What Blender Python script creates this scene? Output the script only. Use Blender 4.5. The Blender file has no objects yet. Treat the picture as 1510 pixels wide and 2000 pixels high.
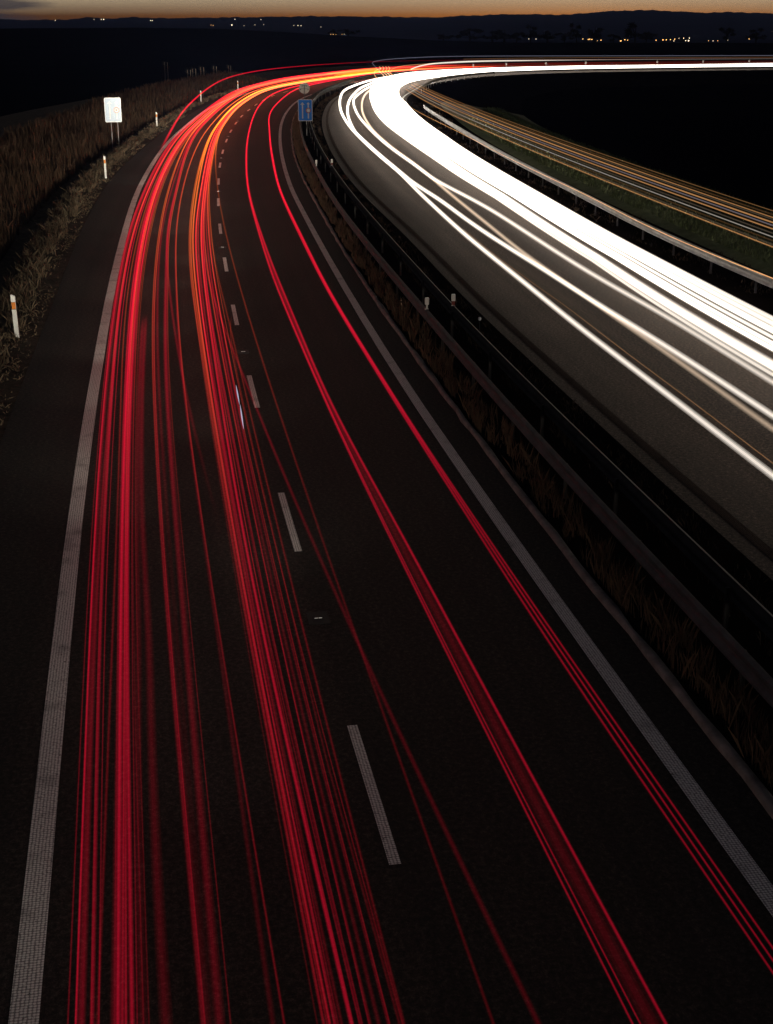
import math, random
import numpy as np
# ---------------------------------------------------------------- camera model
F, YH, CAMH = 2700.0, 40.0, 8.2
PITCH = math.atan2(1000 - YH, F)
def ray(px, py):
    x = px - 755.0; y = 1000.0 - py
    fy = F*math.cos(PITCH) + y*math.sin(PITCH)
    fz = -F*math.sin(PITCH) + y*math.cos(PITCH)
    return np.array([x/fy, 1.0, fz/fy])
def pt(px, py, z=0.0):
    r = ray(px, py); t = (z - CAMH)/r[2]
    return np.array([r[0]*t, t, z])
def catmull(P, step=1.0):
    P = np.asarray(P, float)
    L = np.concatenate([[0], np.cumsum(np.linalg.norm(np.diff(P[:, :2], axis=0), axis=1))])
    m = np.zeros_like(P)
    for i in range(len(P)):
        a, b = max(i-1, 0), min(i+1, len(P)-1)
        m[i] = (P[b]-P[a])/(L[b]-L[a])
    n = max(2, int(L[-1]/step)+1)
    out = []
    for q in np.linspace(0, L[-1], n):
        i = min(max(np.searchsorted(L, q)-1, 0), len(P)-2)
        h = L[i+1]-L[i]; t = (q-L[i])/h
        out.append((2*t**3-3*t**2+1)*P[i] + (t**3-2*t**2+t)*h*m[i] + (-2*t**3+3*t**2)*P[i+1] + (t**3-t**2)*h*m[i+1])
    return np.array(out)
def gauss(P, sig):
    P = np.asarray(P, float); k = int(3*sig)+1
    if P.ndim == 1: return gauss(P[:, None], sig)[:, 0]
    pre = 2*P[0]-P[1:k+1][::-1]; post = 2*P[-1]-P[-k-1:-1][::-1]
    Q = np.concatenate([pre, P, post]); w = np.exp(-.5*(np.arange(-k, k+1)/sig)**2); w /= w.sum()
    return np.stack([np.convolve(Q[:, j], w, 'valid') for j in range(P.shape[1])], 1)
# ---------------------------------------------------------------- centre line of the near carriageway (its dashed line)
DASHPX = [(728,1548),(569,1034.5),(497.5,777.6),(460.6,625),(441.7,523),(430.5,451),(426.6,397.8),(427,356.6),(429.6,324),
 (435,298),(442,276.5),(449.8,258.8),(459,244),(468.5,231.2),(479.5,220.9),(490.7,212),(502,203.7),(513.9,196.7),(537.4,185.8),(562,179),
 (600,169),(640,162.5),(700,155.5),(760,149.5),(850,143.5),(1000,138),(1200,134),(1510,130),(1900,126.5)]
W = np.array([pt(x, y)[:2] for x, y in DASHPX])
first = W[0] - (W[1]-W[0])/np.linalg.norm(W[1]-W[0])*40
last = W[-1] + (W[-1]-W[-2])/np.linalg.norm(W[-1]-W[-2])*250
CL = gauss(catmull(np.vstack([first, W, last]), 1.0), 7)
CT = np.gradient(CL, axis=0); CT /= np.linalg.norm(CT, axis=1)[:, None]
CN = np.stack([CT[:, 1], -CT[:, 0]], 1)              # to the right of travel
CS = np.concatenate([[0], np.cumsum(np.linalg.norm(np.diff(CL, axis=0), axis=1))])
i0 = int(np.argmin(np.linalg.norm(CL-W[0], axis=1))); CS -= CS[i0]
def P(s, d):
    s = np.asarray(s, float); d = np.asarray(d, float)
    x = np.interp(s, CS, CL[:, 0])+d*np.interp(s, CS, CN[:, 0])
    y = np.interp(s, CS, CL[:, 1])+d*np.interp(s, CS, CN[:, 1])
    return np.stack([x, y], -1)
def sd(p):
    v = np.asarray(p)[:2]-CL
    i = int(np.argmin((v**2).sum(1)))
    return CS[i] + v[i]@CT[i], v[i]@CN[i]
# the far bend sits a little farther out than its dashes suggest (they vanish behind the glare)
sh = np.interp(CS, [-50,170,180,195,210,226,245,262,285,310,700], [0,0,.8,2.2,3.6,5.4,6.8,6.6,5,3.6,3.6])
CL = gauss(CL - CN*gauss(sh, 6)[:, None], 4)
CT = np.gradient(CL, axis=0); CT /= np.linalg.norm(CT, axis=1)[:, None]
CN = np.stack([CT[:, 1], -CT[:, 0]], 1)
_l = np.concatenate([[0], np.cumsum(np.linalg.norm(np.diff(CL, axis=0), axis=1))]); CS = _l - _l[i0]
def curtain(px, py, d):
    r = ray(px, py); q = CL + CN*d
    f = q[:, 0]*r[1] - q[:, 1]*r[0]
    ok = np.where((f[:-1]*f[1:] <= 0) & (q[:-1, 1] > 3))[0]
    if not len(ok): return None
    i = ok[0]; u = f[i]/(f[i]-f[i+1]); p = q[i]*(1-u)+q[i+1]*u
    return np.array([p[0], p[1], CAMH + r[2]*p[1]])
# ---------------------------------------------------------------- light levels
BEAM, SKY, SUNEL, SUNROT, DUST, CLOUD, SUNE, EXPOSURE, HUE, SAT = 1000.0, .039, .5, 8.0, 1.0, (1.0, .95, 1.2, 1), .01, 0.0, .515, .95
TANF, TAN, SIGNB, HAZE, HAZEC = .85, (18, 14.3, 9.2, 1), 8500.0, 0.00008, (.34, .46, 1, 1)
import bpy, bmesh
from mathutils import Vector, Matrix
rng = np.random.default_rng(7); random.seed(7)
SC = bpy.context.scene; COL = SC.collection
# ================================================================ helpers
def mesh_obj(name, verts, faces, mat=None, parent=None, smooth=False, uv=None, attr=None):
    me = bpy.data.meshes.new(name)
    me.from_pydata([tuple(map(float, v)) for v in verts], [], [tuple(map(int, f)) for f in faces])
    if uv is not None:
        L = me.uv_layers.new(name='UVMap'); li = np.empty(len(me.loops), dtype=np.int32)
        me.loops.foreach_get('vertex_index', li)
        L.data.foreach_set('uv', np.asarray(uv, dtype=np.float32)[li].ravel())
    if attr is not None:
        for k, v in attr.items():
            a = me.attributes.new(k, 'FLOAT', 'POINT'); a.data.foreach_set('value', np.asarray(v, dtype=np.float32))
    if smooth: me.polygons.foreach_set('use_smooth', [True]*len(me.polygons))
    me.update()
    o = bpy.data.objects.new(name, me); COL.objects.link(o)
    if mat: me.materials.append(mat)
    if parent: o.parent = parent
    return o
def tag(o, label=None, cat=None, group=None, kind=None):
    for k, v in (('label', label), ('category', cat), ('group', group), ('kind', kind)):
        if v: o[k] = v
    return o
def thing(name, loc, label, cat, group=None, rz=0.0):
    o = bpy.data.objects.new(name, None); COL.objects.link(o); o.empty_display_size = .2
    o.location = tuple(map(float, loc)); o.rotation_euler = (0, 0, rz)
    return tag(o, label, cat, group)
def copy_tree(o, parent=None):
    c = o.copy(); COL.objects.link(c)
    if parent: c.parent = parent
    for ch in list(o.children): copy_tree(ch, c)
    return c
class MB:
    def __init__(s): s.v = []; s.f = []
    def add(s, V, Fc):
        n = len(s.v); s.v += [tuple(v) for v in V]; s.f += [tuple(i+n for i in f) for f in Fc]
    def box(s, x0, x1, y0, y1, z0, z1, bev=0.0):
        if bev <= 0:
            V = [(x, y, z) for z in (z0, z1) for y in (y0, y1) for x in (x0, x1)]
            s.add(V, [(0,2,3,1),(4,5,7,6),(0,1,5,4),(2,6,7,3),(0,4,6,2),(1,3,7,5)]); return
        bm = bmesh.new(); bmesh.ops.create_cube(bm, size=1)
        for v in bm.verts: v.co = Vector(((x0+x1)/2+v.co.x*(x1-x0), (y0+y1)/2+v.co.y*(y1-y0), (z0+z1)/2+v.co.z*(z1-z0)))
        bmesh.ops.bevel(bm, geom=bm.edges[:], offset=bev, segments=2, affect='EDGES', profile=.5)
        bm.verts.index_update(); s.add([v.co[:] for v in bm.verts], [[v.index for v in f.verts] for f in bm.faces]); bm.free()
    def cyl(s, p0, p1, r0, r1=None, n=10):
        r1 = r0 if r1 is None else r1
        p0 = Vector(p0); p1 = Vector(p1); a = (p1-p0).normalized()
        u = a.orthogonal().normalized(); w = a.cross(u)
        V = [p+(u*math.cos(2*math.pi*k/n)+w*math.sin(2*math.pi*k/n))*r for p, r in ((p0, r0), (p1, r1)) for k in range(n)]
        Fc = [(k, (k+1) % n, n+(k+1) % n, n+k) for k in range(n)]+[tuple(range(n-1, -1, -1)), tuple(range(n, 2*n))]
        s.add([v[:] for v in V], Fc)
    def prism(s, outline, y0, y1):           # outline in x,z; extruded along y (front at y0)
        n = len(outline)
        V = [(x, y0, z) for x, z in outline]+[(x, y1, z) for x, z in outline]
        s.add(V, [tuple(range(n)), tuple(range(2*n-1, n-1, -1))]+[(k, n+k, n+(k+1) % n, (k+1) % n) for k in range(n)])
    def lathe(s, prof, n=14):
        V = [(r*math.cos(2*math.pi*k/n), r*math.sin(2*math.pi*k/n), z) for r, z in prof for k in range(n)]
        Fc = [(i*n+k, i*n+(k+1) % n, (i+1)*n+(k+1) % n, (i+1)*n+k) for i in range(len(prof)-1) for k in range(n)]
        Fc += [tuple(range(n-1, -1, -1)), tuple((len(prof)-1)*n+k for k in range(n))]
        s.add(V, Fc)
    def build(s, name, mat, parent=None, smooth=False): return mesh_obj(name, s.v, s.f, mat, parent, smooth)
# ================================================================ materials
def newmat(name):
    m = bpy.data.materials.new(name); m.use_nodes = True; nt = m.node_tree; nt.nodes.clear()
    out = nt.nodes.new('ShaderNodeOutputMaterial'); return m, nt, out
def N(nt, t, **kw):
    n = nt.nodes.new(t)
    for k, v in kw.items():
        if k in n.inputs: n.inputs[k].default_value = v
        else: setattr(n, k, v)
    return n
def ramp(nt, fac, stops):
    r = nt.nodes.new('ShaderNodeValToRGB'); nt.links.new(fac, r.inputs[0])
    e = r.color_ramp.elements
    while len(e) < len(stops): e.new(.5)
    for el, (p, c) in zip(e, stops): el.position = p; el.color = (*c, 1)
    return r.outputs[0]
def rough_mat(name, c0, c1, scale=8.0, rough=.85, bump=.3, bscale=40.0, spec=.3, metal=0.0, coords='Object', c2=None, bdist=.01):
    m, nt, out = newmat(name); p = N(nt, 'ShaderNodeBsdfPrincipled', Roughness=rough, Metallic=metal)
    p.inputs['Specular IOR Level'].default_value = spec
    tc = N(nt, 'ShaderNodeTexCoord'); co = tc.outputs[coords]
    n1 = N(nt, 'ShaderNodeTexNoise', Scale=scale, Detail=6.0, Roughness=.65); nt.links.new(co, n1.inputs['Vector'])
    st = [(.32, c0), (.68, c1)] if c2 is None else [(.3, c0), (.52, c1), (.72, c2)]
    nt.links.new(ramp(nt, n1.outputs['Fac'], st), p.inputs['Base Color'])
    if bump > 0:
        n2 = N(nt, 'ShaderNodeTexNoise', Scale=bscale, Detail=4.0); nt.links.new(co, n2.inputs['Vector'])
        b = N(nt, 'ShaderNodeBump', Strength=bump, Distance=bdist); nt.links.new(n2.outputs['Fac'], b.inputs['Height'])
        nt.links.new(b.outputs[0], p.inputs['Normal'])
    nt.links.new(p.outputs[0], out.inputs[0]); return m
def asphalt_mat(name, base):
    m, nt, out = newmat(name); p = N(nt, 'ShaderNodeBsdfPrincipled', Roughness=.82); p.inputs['Specular IOR Level'].default_value = .25
    tc = N(nt, 'ShaderNodeTexCoord'); uv = tc.outputs['UV']
    fine = N(nt, 'ShaderNodeTexNoise', Scale=13.0, Detail=6.0, Roughness=.95); nt.links.new(uv, fine.inputs['Vector'])
    mp = N(nt, 'ShaderNodeMapping'); mp.inputs['Scale'].default_value = (.02, 1.1, 1); nt.links.new(uv, mp.inputs[0])
    lane = N(nt, 'ShaderNodeTexNoise', Scale=1.6, Detail=3.0); nt.links.new(mp.outputs[0], lane.inputs['Vector'])
    big = N(nt, 'ShaderNodeTexNoise', Scale=.35, Detail=5.0); nt.links.new(uv, big.inputs['Vector'])
    c = ramp(nt, fine.outputs['Fac'], [(.40, tuple(b*.25 for b in base)), (.52, base), (.62, tuple(min(1, b*3.2) for b in base))])
    mx = N(nt, 'ShaderNodeMixRGB', blend_type='MULTIPLY'); mx.inputs[0].default_value = .6
    nt.links.new(c, mx.inputs[1]); nt.links.new(ramp(nt, lane.outputs['Fac'], [(.32, (.5,)*3), (.68, (1.3, 1.28, 1.25))]), mx.inputs[2])
    my = N(nt, 'ShaderNodeMixRGB', blend_type='MULTIPLY'); my.inputs[0].default_value = .5
    nt.links.new(mx.outputs[0], my.inputs[1]); nt.links.new(ramp(nt, big.outputs['Fac'], [(.3, (.7,)*3), (.7, (1.15,)*3)]), my.inputs[2])
    nt.links.new(my.outputs[0], p.inputs['Base Color'])
    b = N(nt, 'ShaderNodeBump', Strength=.45, Distance=.006); nt.links.new(fine.outputs['Fac'], b.inputs['Height']); nt.links.new(b.outputs[0], p.inputs['Normal'])
    nt.links.new(p.outputs[0], out.inputs[0]); return m
def marking_mat(name, col, rough=.55, spec=.5):                   # studded thermoplastic line: raised white dots with dark gaps, worn in places
    m, nt, out = newmat(name); p = N(nt, 'ShaderNodeBsdfPrincipled', Roughness=rough); p.inputs['Specular IOR Level'].default_value = spec
    tc = N(nt, 'ShaderNodeTexCoord'); uv = tc.outputs['UV']
    vo = N(nt, 'ShaderNodeTexVoronoi', Scale=27.0, Randomness=.22); vo.voronoi_dimensions = '2D'; nt.links.new(uv, vo.inputs['Vector'])
    no = N(nt, 'ShaderNodeTexNoise', Scale=1.7, Detail=6.0); nt.links.new(uv, no.inputs['Vector'])
    c = ramp(nt, vo.outputs['Distance'], [(.30, col), (.52, tuple(x*.30 for x in col))])
    mx = N(nt, 'ShaderNodeMixRGB', blend_type='MULTIPLY'); mx.inputs[0].default_value = 1
    nt.links.new(c, mx.inputs[1]); nt.links.new(ramp(nt, no.outputs['Fac'], [(.27, (.5,)*3), (.45, (1,)*3)]), mx.inputs[2])
    ch = N(nt, 'ShaderNodeTexNoise', Scale=16.0, Detail=5.0, Roughness=.7); nt.links.new(uv, ch.inputs['Vector'])
    mc = N(nt, 'ShaderNodeMixRGB', blend_type='MULTIPLY'); mc.inputs[0].default_value = 1
    nt.links.new(mx.outputs[0], mc.inputs[1]); nt.links.new(ramp(nt, ch.outputs['Fac'], [(.33, (.12,)*3), (.40, (1,)*3)]), mc.inputs[2])
    nt.links.new(mc.outputs[0], p.inputs['Base Color'])
    b = N(nt, 'ShaderNodeBump', Strength=.6, Distance=.008, invert=True); nt.links.new(vo.outputs['Distance'], b.inputs['Height']); nt.links.new(b.outputs[0], p.inputs['Normal'])
    nt.links.new(p.outputs[0], out.inputs[0]); return m
def plain_mat(name, col, rough=.5, metal=0.0, spec=.5):
    return rough_mat(name, tuple(c*.86 for c in col), tuple(min(1, c*1.08) for c in col), 14, rough, .08, 60, spec, metal)
def light_mat(name, col, see_through=True, sampling='NONE', attr=True, strength=1.0, warm=None):
    m, nt, out = newmat(name); e = N(nt, 'ShaderNodeEmission', Color=(*col, 1), Strength=strength)
    if attr:
        a = N(nt, 'ShaderNodeAttribute', attribute_name='glow'); mu = N(nt, 'ShaderNodeMath', operation='MULTIPLY'); mu.inputs[1].default_value = strength
        nt.links.new(a.outputs['Fac'], mu.inputs[0]); nt.links.new(mu.outputs[0], e.inputs['Strength'])
        if warm:
            wa = N(nt, 'ShaderNodeAttribute', attribute_name='warm'); mc = N(nt, 'ShaderNodeMixRGB'); mc.inputs[1].default_value = (*col, 1); mc.inputs[2].default_value = (*warm, 1)
            nt.links.new(wa.outputs['Fac'], mc.inputs[0]); nt.links.new(mc.outputs[0], e.inputs['Color'])
    if see_through:
        t = N(nt, 'ShaderNodeBsdfTransparent'); ad = N(nt, 'ShaderNodeAddShader')
        nt.links.new(e.outputs[0], ad.inputs[0]); nt.links.new(t.outputs[0], ad.inputs[1]); nt.links.new(ad.outputs[0], out.inputs[0])
    else: nt.links.new(e.outputs[0], out.inputs[0])
    m.cycles.emission_sampling = sampling; return m
M = dict(
 soil=rough_mat('dark_soil', (.006,.005,.004), (.016,.012,.009), .6, .95, .5, 3, 0.0),
 field=rough_mat('ploughed_field', (.0025,.0022,.002), (.006,.005,.004), .05, .95, .0, 3, 0.0),
 verge=rough_mat('verge_earth', (.012,.009,.006), (.045,.034,.024), 2.2, .95, .8, 14, .1, c2=(.075,.058,.042), bdist=.05),
 bank=rough_mat('truck_streak_bank', (.09,.11,.05), (.16,.18,.09), 1.5, .95, .6, 10, .1, bdist=.05),
 hill=rough_mat('wooded_hill', (.016,.018,.026), (.028,.03,.04), .004, .95, .0, 1, 0.0),
 asphalt=asphalt_mat('asphalt_dark', (.028,.022,.018)),
 asphalt2=asphalt_mat('asphalt_worn', (.066,.048,.037)),
 line=marking_mat('studded_line_paint', (.92,.92,.86)),
 darkline=marking_mat('dark_line_paint', (.105,.082,.066), .95, .0),  # same line paint in a darker tone
 concrete=rough_mat('kerb_concrete', (.14,.125,.11), (.30,.27,.24), 3, .9, .4, 50, .2),
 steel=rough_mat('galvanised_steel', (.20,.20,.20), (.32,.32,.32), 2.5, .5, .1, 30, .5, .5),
 railback=rough_mat('shaded_rail_steel', (.03,.028,.028), (.06,.056,.054), 2.5, .8, .1, 30, .1, 0.0),  # shade on the rail's back is put into this dark tone
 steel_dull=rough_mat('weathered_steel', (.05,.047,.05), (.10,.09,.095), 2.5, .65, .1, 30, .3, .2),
 white=plain_mat('white_plastic', (.78,.76,.72), .45),
 cap=plain_mat('grey_white_reflector', (.55,.5,.46), .35),
 orange=plain_mat('amber_reflector', (.75,.23,.03), .3),
 redpl=plain_mat('red_reflector', (.16,.02,.015), .4),
 blue=plain_mat('sign_blue', (.005,.055,.21), .45, 0.0, .05),
 glareblue=plain_mat('glare_paled_blue', (.40,.52,.66), .3),  # sign blue paled, its glare put into the colour
 glarered=plain_mat('glare_paled_red', (.62,.36,.32), .4),  # sign red paled by the same painted glare
 signwhite=plain_mat('sign_white', (.8,.8,.8), .35),
 signgrey=plain_mat('sign_grey', (.16,.15,.165), .6, 0.0, .05),
 signred=plain_mat('sign_red', (.10,.012,.016), .35, 0.0, .05),
 dark=plain_mat('dark_bracket', (.03,.025,.022), .6),
 black=plain_mat('black_rubber', (.012,.011,.011), .7),
 back=plain_mat('sign_back_grey', (.22,.20,.175), .55),
 wood=rough_mat('weathered_stake', (.16,.13,.10), (.28,.24,.19), 12, .9, .3, 40),
 bark=rough_mat('dark_bark', (.02,.018,.015), (.04,.035,.03), 6, .95, .3, 20),
 red=light_mat('tail_light', (1, .005, .045), warm=(1, .005, .032)), hot=light_mat('hot_tail_light', (1, .01, .04), warm=(1, .16, .02)),
 amber=light_mat('amber_light', (1, .02, .02), warm=(1, .27, .006)), white_l=light_mat('head_light', (1, .89, .77), sampling='AUTO'),
 tan=light_mat('tan_light', (1, .74, .52)), gold=light_mat('gold_marker_light', (1, .47, .17)), pale=light_mat('pale_blue_light', (.72, .74, 1)),
 lamp=light_mat('village_lamp_glow', (1, .5, .15), False, 'NONE', False, 3.0),
 lampw=light_mat('white_lamp_glow', (1, .82, .55), False, 'NONE', False, 3.0),
)
def blade_mat(name, c0, c1):
    m, nt, out = newmat(name); p = N(nt, 'ShaderNodeBsdfPrincipled', Roughness=.85); p.inputs['Specular IOR Level'].default_value = .15
    a = N(nt, 'ShaderNodeAttribute', attribute_name='tone'); nt.links.new(ramp(nt, a.outputs['Fac'], [(0, c0), (1, c1)]), p.inputs['Base Color'])
    nt.links.new(p.outputs[0], out.inputs[0]); return m
M['dry'] = blade_mat('dry_grass', (.03,.020,.011), (.17,.125,.08)); M['reed'] = blade_mat('brown_reed', (.026,.014,.008), (.10,.057,.034)); M['reed_dark'] = blade_mat('dark_brown_grass', (.02,.012,.007), (.06,.038,.022)); M['green'] = blade_mat('streak_bank_grass', (.09,.115,.045), (.2,.23,.11))
# ================================================================ swept strips along the road
def tab(t, sig=5):
    a = np.array(t, float); g = np.arange(-60, 600, 1.0); v = gauss(np.interp(g, a[:, 0], a[:, 1]), sig); return lambda s: np.interp(s, g, v)
SS = np.concatenate([np.arange(-30, 260, 2.0), np.arange(260, 560, 6.0)])
def strip(name, cols, mat, parent=None, S=SS, smooth=True, wob=None):
    """cols: list of (d function or number, z function or number)"""
    V = []; UV = []; n = len(cols)
    for i, (d, z) in enumerate(cols):
        dd = d(S) if callable(d) else np.full(len(S), float(d)); zz = z(S) if callable(z) else np.full(len(S), float(z))
        if wob: dd = dd + wob(S, i)[0]; zz = zz + wob(S, i)[1]
        p = P(S, dd); V.append(np.column_stack([p, zz])); UV.append(np.column_stack([S, dd]))
    V = np.stack(V, 1).reshape(-1, 3); UV = np.stack(UV, 1).reshape(-1, 2)
    Fc = [(k*n+i, k*n+i+1, (k+1)*n+i+1, (k+1)*n+i) for k in range(len(S)-1) for i in range(n-1)]
    return mesh_obj(name, V, Fc, mat, parent, smooth, UV)
def pxtab(px, z=0.0, tail=(), sig=6):
    q = sorted((float(a), float(b)) for a, b in (sd(pt(x, y, z)) for x, y in px)); q = [(q[0][0]-40, q[0][1]-.0)]+q
    return tab([t for t in q if not tail or t[0] < tail[0][0]]+list(tail), sig)
LEFT = pxtab([(0,870),(62,700),(110,585),(150,468),(215,350),(280,290),(340,245)], 0, [(200,-5.3),(560,-5.5)])
EDGEL = pxtab([(54,2000),(96,1500),(146,1000),(187,750),(232,500),(240,475),(265,382),(301,316),(330,276),(374,238.4),(397,218.5)], 0, [(200,-4.0),(560,-4.0)])
EDGER = pxtab([(1510,1762),(1244,1400),(891,900),(756,700),(697.7,599),(638,500),(594.4,414),(575,386),(555.6,325),(547.3,272),(550.7,239),(565.5,212),(582,196.4)], 0, [(165,4.1),(200,4.2),(245,6.3),(300,7.8),(560,7.8)])
KERB = pxtab([(1510,1584),(1404,1450),(1233,1242),(1112,1091),(966,900),(814,700),(729.5,581),(674,496),(626,409),(594,353),(576,305),(570,253)], 0, [(160,4.75),(200,4.85),(245,7.2),(300,8.6),(560,8.6)])
RAILA = pxtab([(1510,1333),(1414,1222),(1213,1016),(1092,900),(917.6,697),(851,620.5),(782.5,546),(719,469.5),(658,393),(613,313),(595.8,279),(587,231.5)], .75, [(200,5.3),(245,8.2),(300,9.6),(560,9.6)])
RAILB = pxtab([(1505,1202),(1193,900),(957,671),(886,597),(809,512),(729.5,424.5),(674,359),(646,317.6),(609,246)], .77, [(165,5.95),(200,5.9),(245,8.9),(300,10.3),(560,10.3)])
RLD = pxtab([(1475,1076),(1304,935),(1173,807),(894,557),(825,475)], 0, [(60,7.3),(120,7.5),(190,7.5),(215,8.0),(245,11.0),(300,12.2),(560,12.2)])
_rld = RLD; RLD = lambda s: _rld(s)-.25
RRD = tab([(-40,15.3),(40,15.7),(120,15.9),(150,15.4),(190,15.9),(210,17.0),(230,18.6),(270,20.5),(560,20.5)])
off = lambda f, a: (lambda s: f(s)+a)
def nz(seed, amp, L):                          # smooth noise along s
    r = np.random.default_rng(seed); g = r.normal(size=900); x = np.arange(900)*L-60
    return lambda s: amp*np.interp(s, x, g)
roadL = tag(strip('near_carriageway', [(LEFT, 0), (off(LEFT, 1.5), .004), (0, .02), (off(KERB, -1.0), .006), (KERB, 0)], M['asphalt']), kind='structure')
roadR = tag(strip('far_carriageway', [(RLD, 0), (off(RLD, 2), .008), (lambda s: (RLD(s)+RRD(s))/2, .02), (RRD, 0)], M['asphalt2']), kind='structure')
def line(name, f, w, z, parent, S=SS):
    return strip(name, [(lambda s: f(s)-w/2, z), (lambda s: f(s)+w/2, z)], M['line'], parent, S)
line('edge_line', EDGEL, .26, .016, roadL); line('edge_line', EDGER, .22, .018, roadL)
line('edge_line', off(RLD, .45), .2, .014, roadR).data.materials[0] = M['darkline']; line('edge_line', off(RRD, -.5), .22, .012, roadR, SS[SS < 205])
DASHD = pxtab(DASHPX[:19], 0, [(165,0),(560,0)], 2)
SD0 = sd(pt(689, 1420))[0]
for k in range(-2, 30):
    s0 = SD0 + 9.02*k - 3.02
    if s0 < -28: continue
    line('lane_dash', DASHD, .125, .026, roadL, np.linspace(s0, s0+3.02, 5))
midR = lambda s: (RLD(s)+RRD(s))/2-.4
for k in range(0, 0): line('lane_dash', midR, .125, .027, roadR, np.linspace(9.02*k-20, 9.02*k-17, 4))
# verges
n1, n2, n3 = nz(1, .10, 1.3), nz(2, .12, 2.1), nz(3, .25, 9)
VL = [(LEFT, -.004), (off(LEFT, -0.35), 0.03), (off(LEFT, -1), 0.08), (off(LEFT, -1.55), 0), (off(LEFT, -2), -0.3), (off(LEFT, -2.5), -0.42), (off(LEFT, -3.2), -0.1), (off(LEFT, -4.4), 0.3), (off(LEFT, -6.4), 0.7), (off(LEFT, -8.4), 0.75), (off(LEFT, -11.5), 0.0), (off(LEFT, -17), -0.8), (off(LEFT, -24), -1.75)]
SV = np.concatenate([np.arange(-30, 130, .8), np.arange(130, 260, 2.0), np.arange(260, 560, 6.0)])
tag(strip('roadside_verge', VL, M['verge'], None, SV, True, lambda S, i: ((n1(S+13*i) if 0 < i < 12 else 0*S), (n2(S*1.3+31*i)*(.55 if i > 3 else .15) if 1 < i < 12 else 0*S))), kind='structure')
VM = [(KERB, .0), (off(KERB, .17), .03), (lambda s: RAILA(s)-.2, .05), (lambda s: (RAILA(s)+RAILB(s))/2, -.1), (lambda s: RAILB(s)+.3, -.06), (lambda s: RLD(s)-.4, -.03), (RLD, -.004)]
tag(strip('median_ground', VM, M['soil'], None, SV, True, lambda S, i: (0*S, (n2(S+17*i)*.12 if 1 < i < 6 else 0*S))), kind='structure')
VR = [(RRD, -.004), (off(RRD, .5), .02), (off(RRD, 1.6), -.02), (off(RRD, 3.0), -.35), (off(RRD, 3.7), -.45)]
tag(strip('outer_verge', VR, M['soil'], None, SV, True, lambda S, i: ((n1(S+13*i)*.6 if 0 < i < 4 else 0*S), (n2(S+31*i)*.35 if 0 < i < 4 else 0*S))), kind='structure')
SB = SV[SV < 150]
f_end = lambda s: np.clip((128-s)/50, 0, 1)
VB = [(off(RRD, 3.7), -.45), (off(RRD, 4.4), lambda s: -.3+0*s), (off(RRD, 5.4), lambda s: -.55+.75*f_end(s)), (off(RRD, 6.6), lambda s: -.65+1.2*f_end(s)), (off(RRD, 7.6), lambda s: -.8+1.25*f_end(s)), (off(RRD, 9.5), lambda s: -1.1+.5*f_end(s)), (off(RRD, 13.0), -1.75)]
tag(strip('truck_streak_bank', VB, M['bank'], None, SB, True, lambda S, i: (0*S, (n2(S+23*i)*.3 if 0 < i < 6 else 0*S))), kind='structure')  # bank stands in for the green smear of a passing truck's side
tag(strip('outer_slope', [(off(RRD, 3.7), -.45), (off(RRD, 8), -1.2), (off(RRD, 13), -1.75)], M['soil'], None, SV[SV > 149]), kind='structure')
# kerb: a low concrete edging, gently uneven
kn = nz(5, .018, .7)
k_ = strip('kerb', [(lambda s: KERB(s)-.055+kn(s), .0), (lambda s: KERB(s)-.05+kn(s), .075), (lambda s: KERB(s)+.05+kn(s+40), .08), (lambda s: KERB(s)+.06, .0)], M['concrete'], None, SV[SV < 240])
tag(k_, 'low pale concrete kerb curving along the edge of the median strip', 'kerb')
# ================================================================ open country
def yedge(px): return np.interp(px, [-4000,-200,0,100,300,450,560,680,850,1000,1510,4000], [60,57,56.5,55,54,56,62,70,79,83,84,84])
cols = np.concatenate([np.arange(-6000,-400,200), np.arange(-400,1920,20), np.arange(1920,9000,250)]).astype(float)
rows = [-120,-40,40,120,200,280,340,400,450,500,550,600,625,700,900,1400,2300]
V = []
for Y in rows:
    for c in cols:
        r0 = ray(c, yedge(c)); x = (c-755)/F*1.0*max(Y, 600); ze = CAMH + r0[2]*600
        t = min(max((Y-330)/270, 0), 1); t = t*t*(3-2*t); z = -1.8*(1-t)+ze*t
        if Y > 600: z = np.interp(Y, [600,625,700,900,1400,2300], [ze, ze-1.5, -14, -19, -20, -20])
        V.append((x, Y, z))
nc = len(cols); Fc = [(k*nc+i, k*nc+i+1, (k+1)*nc+i+1, (k+1)*nc+i) for k in range(len(rows)-1) for i in range(nc-1)]
tag(mesh_obj('ground', V, Fc, M['field'], None, True), kind='structure')
def ridge(px):
    b = np.interp(px, [-3000,-200,0,60,110,180,196,206,222,240,260,275,290,305,318,380,500,620,740,840,900,985,1090,1150,1215,1260,1330,1400,1510,1700,4000],
                      [38,39,36,38,39,37.5,35,33.5,34,36,36.5,34,32.5,33.5,35.5,35,33.5,31.5,32.5,34,30.5,27.5,28.5,22.5,19.5,20.5,24.5,23.5,28.5,33,36])
    return b + .5*np.sin(px*.09)+.45*np.sin(px*.23+1)+.35*np.sin(px*.61)+.3*np.sin(px*1.3+2)
hc = np.concatenate([np.arange(-2600,-200,60), np.arange(-200,1720,4), np.arange(1720,4200,60)]).astype(float)
hr = [(2200,-20.5,0),(2700,-14,0),(3300,0,.25),(3900,0,.55),(4400,0,.82),(4800,0,1.0),(5200,0,.93),(6200,-60,0)]
V = []; hz = {}
for Y, zb, t in hr:
    for c in hc:
        zt = CAMH + ray(c, ridge(c))[2]*4800
        z = zb if t == 0 else (-14+(zt+14)*t + 3*math.sin(c*.011+Y*.003)*(t < 1))
        V.append(((c-755)/F*Y, Y, z))
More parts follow.
